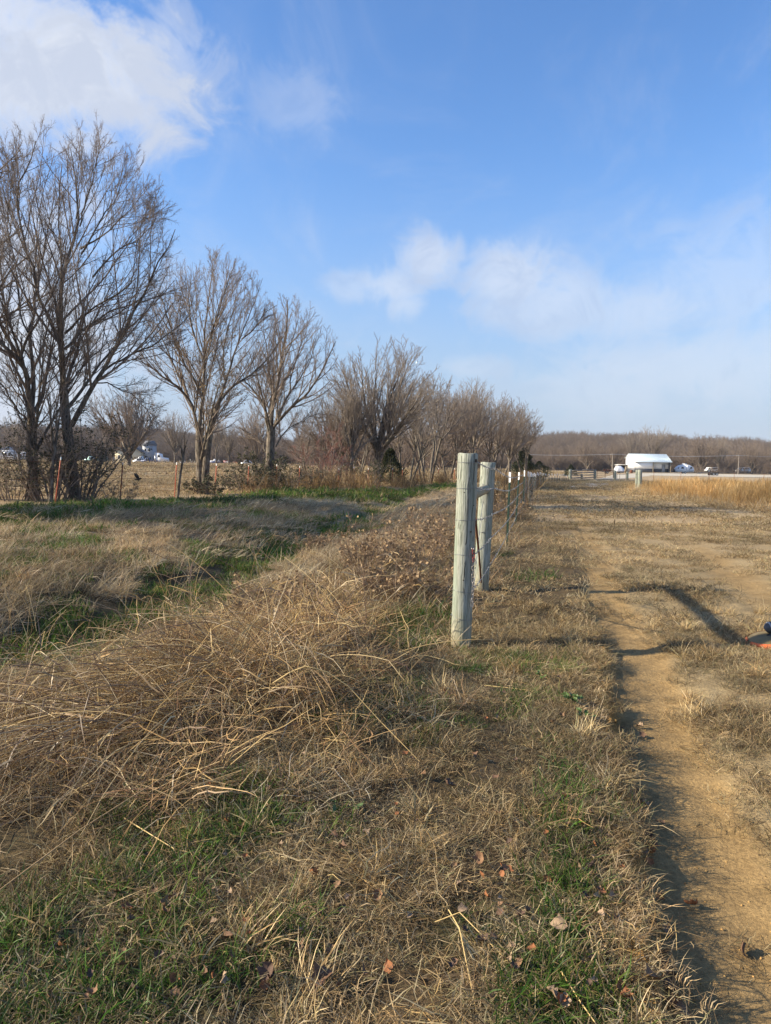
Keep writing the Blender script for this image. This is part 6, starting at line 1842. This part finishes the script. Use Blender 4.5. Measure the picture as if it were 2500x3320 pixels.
# upright seed stems in the ditch
up_spots = [(30, 2090, 30, 30), (95, 2120, 22, 40), (70, 2060, 30, 30), (395, 1990, 14, 12), (560, 2010, 16, 14), (620, 1980, 20, 14), (840, 1900, 14, 10), (960, 1750, 50, 14)]
P = stalk_lines(64, g, heap_base(up_spots), (0.45, 1.05), R(60), 1.5, (1.25, 1.56), 0.10); sets.append((P, 0.0024))
vs, qs, cs, n = [], [], [], 0
for P, r in sets:
    N, K = P.shape[:2]
    RR = r * (0.6 + 0.7 * g.random((N, 1))) * np.linspace(1, 0.5, K)[None]
    v, q, c = with_cols(P, RR, 4, SC_, g); vs.append(v); qs.append(q + n); cs.append(c); n += len(v)
    # long dry leaves hanging on the stalks
    m_ = int(N * 1.6); ii = g.integers(0, N, m_); kk = g.integers(1, K - 1, m_)
    b = P[ii, kk]; d = P[ii, kk] - P[ii, kk - 1]; d /= np.linalg.norm(d, axis=1, keepdims=True) + 1e-9
    d = d + g.normal(0, .45, (m_, 3)); d /= np.linalg.norm(d, axis=1, keepdims=True)
    Lv = 0.10 + 0.28 * g.random(m_); wv = np.cross(d, g.normal(0, 1, (m_, 3))); wv /= np.linalg.norm(wv, axis=1, keepdims=True)
    Q = np.zeros((m_, 5, 3)); Q[:, 0] = b
    for k in range(1, 5):
        Q[:, k] = Q[:, k - 1] + d * (Lv / 4)[:, None]; d = d + np.array([0, 0, -0.28]) + g.normal(0, .16, (m_, 3)); d /= np.linalg.norm(d, axis=1, keepdims=True)
    Q[:, :, 2] = np.maximum(Q[:, :, 2], ground_z(Q[:, :, 0], Q[:, :, 1]) + 0.02)
    wd = np.array([0.6, 1, 0.85, 0.5, 0.05])[None, :, None] * (0.0022 + 0.003 * g.random(m_))[:, None, None] * wv[:, None, :]
    V2 = np.stack([Q - wd, Q + wd], 2).reshape(-1, 3)
    i = (np.arange(m_) * 10)[:, None] + (np.arange(4) * 2)[None]
    qs.append(np.stack([i, i + 1, i + 3, i + 2], -1).reshape(-1, 4) + n); vs.append(V2)
    c = np.array(SC_)[g.integers(0, len(SC_), m_)] * (0.7 + 0.5 * g.random((m_, 1))); cs.append(np.repeat(c, 10, 0)); n += len(V2)
cc = np.concatenate(cs)
tag(link('broken_stalks', mesh_data('broken_stalks', np.concatenate(vs), [np.concatenate(qs)], M_STALK, {'col': ('FLOAT_COLOR', np.concatenate([cc, np.ones((n, 1))], 1))})),
    'heap of broken straw-coloured stalks and long dry leaves on the left', kind='stuff')

# single straws that catch the eye
M_STRAW1 = plain('bright_straw', (0.60, 0.42, 0.17), 0.55, 0, 0.25, 30)
M_STRAW2 = plain('brown_straw', (0.36, 0.235, 0.11), 0.7, 0, 0.3, 30)
def straw(label, pts, r, mat=None, flat=False):
    tag(MB().tube(pts, [0.75 * r * (1.0 - 0.45 * k / (len(pts) - 1)) for k in range(len(pts))], 6).obj('dry_stalk', mat or M_STRAW1, None, True), label, 'stalk')
def path(px, hs):
    out = []
    for (u, v), h in zip(px, hs):
        p = gp(u, v)
        # raise the point: keep its pixel, bring it nearer
        q = place(u, v, p.z + h); out.append(q)
    return out
straw('long bright bent straw arching down out of the heap towards the lower right', path([(985, 2158), (1060, 2178), (1130, 2225), (1230, 2335), (1360, 2468)], (0.34, 0.33, 0.27, 0.16, 0.02)), 0.0042)
straw('bright flat straw blade folded at the top of the long bent straw', path([(885, 2215), (940, 2180), (990, 2160), (1040, 2172), (1070, 2190)], (0.24, 0.30, 0.345, 0.33, 0.30)), 0.0060)
straw('short straight yellow straw lying over dark green grass at lower left', path([(402, 2652), (480, 2700), (565, 2752)], (0.03, 0.05, 0.04)), 0.0040)
straw('yellow straw lying on the verge right of the near wooden post foot', path([(1570, 2222), (1650, 2230), (1725, 2240)], (0.03, 0.03, 0.03)), 0.0052)
straw('brown straw lying across the yellow straw near the post foot', path([(1560, 2236), (1650, 2224), (1722, 2232)], (0.03, 0.045, 0.03)), 0.0038, M_STRAW2)
straw('bent straw lying right of the dark grass tuft', path([(1195, 2260), (1300, 2233), (1440, 2268)], (0.02, 0.04, 0.02)), 0.0034)
straw('bright straw lying diagonally at the bottom centre', path([(1455, 2950), (1490, 3010), (1545, 3280)], (0.04, 0.05, 0.02)), 0.0034)
straw('bent pale straw forming a peak near the bottom centre', path([(1410, 2990), (1490, 2958), (1640, 3110)], (0.03, 0.06, 0.02)), 0.0034)
straw('straw lying towards the bottom right corner of the verge', path([(1820, 3150), (1880, 3245), (1940, 3330)], (0.03, 0.04, 0.03)), 0.0038)
straw('dark straw leaning across the heap at the left', path([(0, 2885), (260, 2690), (560, 2500), (900, 2290)], (0.03, 0.12, 0.2, 0.22)), 0.0036, M_STRAW2)
straw('thin tall straw leaning right over the ditch', path([(430, 2235), (700, 2080), (950, 1842)], (0.2, 0.45, 0.75)), 0.0030)
straw('yellow straw lying left of the big fallen leaf in the green grass', path([(835, 2655), (870, 2672), (885, 2690)], (0.03, 0.03, 0.02)), 0.0036)
straw('small twig lying on the dirt track', path([(2238, 2302), (2248, 2330), (2257, 2350)], (0.012, 0.012, 0.012)), 0.005, plain('twig_brown', (0.13, 0.09, 0.06), 0.8))

# ------------------------------------------------------------------ fallen leaves
def leaf_mesh(seed, mat):
    g = np.random.default_rng(seed)
    n, W = 9, 5
    s = np.linspace(0, 1, n); half = 0.36 * np.sin(np.pi * s ** 0.8) * (1 + 0.25 * np.sin(s * 18 + seed)) + 0.02
    curl, roll = g.normal(0.8, 1.2), g.normal(1.7, 1.0)
    V = []
    for i in range(n):
        for j in range(W):
            t = (j / (W - 1) - 0.5) * 2
            x = s[i]; y = t * half[i]
            z = roll * y * y * 1.1 + curl * (s[i] - .5) ** 2 * 0.7 + 0.05 * math.sin(9 * s[i] + 3 * t + seed) + 0.02 * abs(t)
            V.append((x - .5, y, z + .02))
    i = np.arange(n - 1)[:, None] * W + np.arange(W - 1)[None]
    q = np.stack([i, i + 1, i + W + 1, i + W], -1).reshape(-1, 4)
    return mesh_data('fallen_leaf', V, [q], mat, None, True)
LM = [plain('leaf_brown_%d' % k, c, 0.75, 0, 0.45, 5.0, 0.2, 0.25) for k, c in enumerate(((0.15, 0.085, 0.05), (0.21, 0.12, 0.065), (0.27, 0.11, 0.045), (0.11, 0.068, 0.048), (0.29, 0.20, 0.125)))]
lmes = [leaf_mesh(900 + k, LM[k % 5]) for k in range(10)]
def drop_leaf(u, v, size, label, k, group=None, dz=0.015, rot=None):
    p = gp(u, v)
    o = link('fallen_leaf', lmes[k % 10], None, (p.x, p.y, p.z + dz + 0.012))
    o.scale = (size * .8,) * 3
    o.rotation_euler = rot or (g.normal(0, .45), g.normal(0, .45), g.random() * 6.28)
    tag(o, label, 'leaf', group)
for k, (u, v, sz, lab) in enumerate(((2402, 3092, .085, 'grey-brown leaf standing on edge on the dirt track'), (2115, 3185, .095, 'pale grey leaf on the grass edge above the dark bank'), (1020, 2870, 0.06, 'brown leaf in the green grass at the bottom, right of centre left'),
                                     (870, 3200, .085, 'orange-brown curled leaf at the bottom, among straw'), (1810, 3035, .075, 'flat tan leaf in the green grass left of the track edge'), (1040, 3210, .10, 'dark curled leaf at the bottom centre'),
                                     (535, 2975, .06, 'tan leaf between green tufts at lower left'), (412, 2985, .055, 'orange leaf beside the tan leaf at lower left'), (1455, 2575, .075, 'dark brown leaf in a hollow of the mown verge'),
                                     (2074, 2365, .065, 'grey leaf in the shade at the foot of the bank, upper one'), (2082, 2395, .07, 'grey leaf in the shade at the foot of the bank, lower one'), (2140, 2680, .06, 'dark leaf under the cut bank on the track'),
                                     (2240, 2952, .075, 'reddish stick-like leaf at the shade edge on the track'), (1920, 2840, .055, 'bright orange leaf on green grass by the track'), (1885, 2850, .05, 'small tan leaf left of the bright orange leaf'),
                                     (1110, 2780, .055, 'grey curled leaf in tan turf at the lower centre'), (1560, 2820, .07, 'pair of tan leaves in tan turf, left one'), (1640, 2850, .07, 'pair of tan leaves in tan turf, right one'))):
    drop_leaf(u, v, sz, lab, k, dz=0.03 if u < 2050 else 0.01, rot=(R(75), 0, R(60)) if k == 0 else None)
for k in range(230):
    u = g.uniform(150, 2040); v = 2050 + 1250 * g.random() ** 0.9
    p = place(u, v)
    if p.x > edge(p.y) - 0.03 or heap_mask(np.array(p.x), np.array(p.y)) > .45: continue
    hue = ('brown', 'light brown', 'rusty', 'dark', 'tan')[k % 5]
    place_ = ('on the grass edge along the track' if p.x > edge(p.y) - 0.3 else 'near the foot of the wooden posts' if (Vector((foot1.x, foot1.y)) - Vector((p.x, p.y))).length < 1.1 else
              'in the green grass at the bottom left' if v > 2800 and u < 700 else 'in the straw at the bottom centre' if v > 2800 else 'at the right foot of the stalk heap' if u < 1150 and v < 2650 else 'in the middle of the mown verge')
    drop_leaf(u, v, 0.026 + 0.03 * g.random(), 'small ' + hue + ' dead leaf ' + place_, k, 'dead leaves scattered over the verge', 0.028)
for k in range(46):
    v = 2250 + 1050 * g.random(); p0 = place(1800, v)
    ex = float(edge(p0.y)) + 0.05 + 0.07 * g.random()
    z = gz(ex, p0.y)
    o = link('fallen_leaf', lmes[k % 10], None, (ex, p0.y, z + 0.015)); o.scale = (0.03 + 0.035 * g.random(),) * 3
    o.rotation_euler = (g.normal(0, .5), g.normal(0, .5), g.random() * 6.28)
    tag(o, ('brown', 'light brown', 'rusty', 'dark', 'tan')[k % 5] + ' dead leaf in the shade under the cut bank, ' + ('towards the bottom edge' if v > 2900 else 'halfway along the track' if v > 2560 else 'towards the wooden posts'), 'leaf', 'dead leaves under the cut bank')
# broad green weed leaves by the track edge
M_WEED = plain('weed_leaf_green', (0.075, 0.125, 0.035), 0.6, 0, 0.3, 12)
wl = [leaf_mesh(950 + k, M_WEED) for k in range(4)]
for (u, v, nl, sz, lab) in ((1850, 2295, 12, 0.055, 'broad-leaved green weed on the grass edge by the track'), (1895, 2345, 9, 0.045, 'smaller broad-leaved weed below the other on the track edge'),
                            (1110, 2655, 3, 0.06, 'few pale green dock leaves in the mown verge'), (1750, 2215, 7, 0.04, 'low green weed rosette on the verge')):
    p = gp(u, v)
    t = thing('green_weed', lab, 'weed', (p.x, p.y, p.z + .02))
    for k in range(nl):
        o = link('leaf', wl[k % 4], t); a = 6.28 * k / nl + g.normal(0, .3); rr = sz * (.5 + .8 * g.random())
        o.scale = (sz * (0.7 + .5 * g.random()), sz * .7, sz); o.location = (rr * math.cos(a), rr * math.sin(a), .03 + .03 * g.random()); o.rotation_euler = (g.normal(0, .2), -0.35 + g.normal(0, .2), a)

# ------------------------------------------------------------------ thin air haze round the whole place
m = bpy.data.materials.new('thin_haze'); m.use_nodes = True
hn = NT(m.node_tree); hn.t.nodes.clear()
pv = hn.n('ShaderNodeVolumePrincipled', None, Color=(0.80, 0.86, 0.96, 1), Density=0.00013)
hn.t.links.new(pv.outputs[0], hn.n('ShaderNodeOutputMaterial').inputs['Volume'])
zmin = float(V[:, 2].min()) - 1.0
hb = MB().box(gx[0] - 5, gx[-1] + 5, gy[0] - 5, gy[-1] + 5, zmin, 75.0).obj('haze', m)
tag(hb, 'thin pale haze in the air over the fields', kind='stuff')
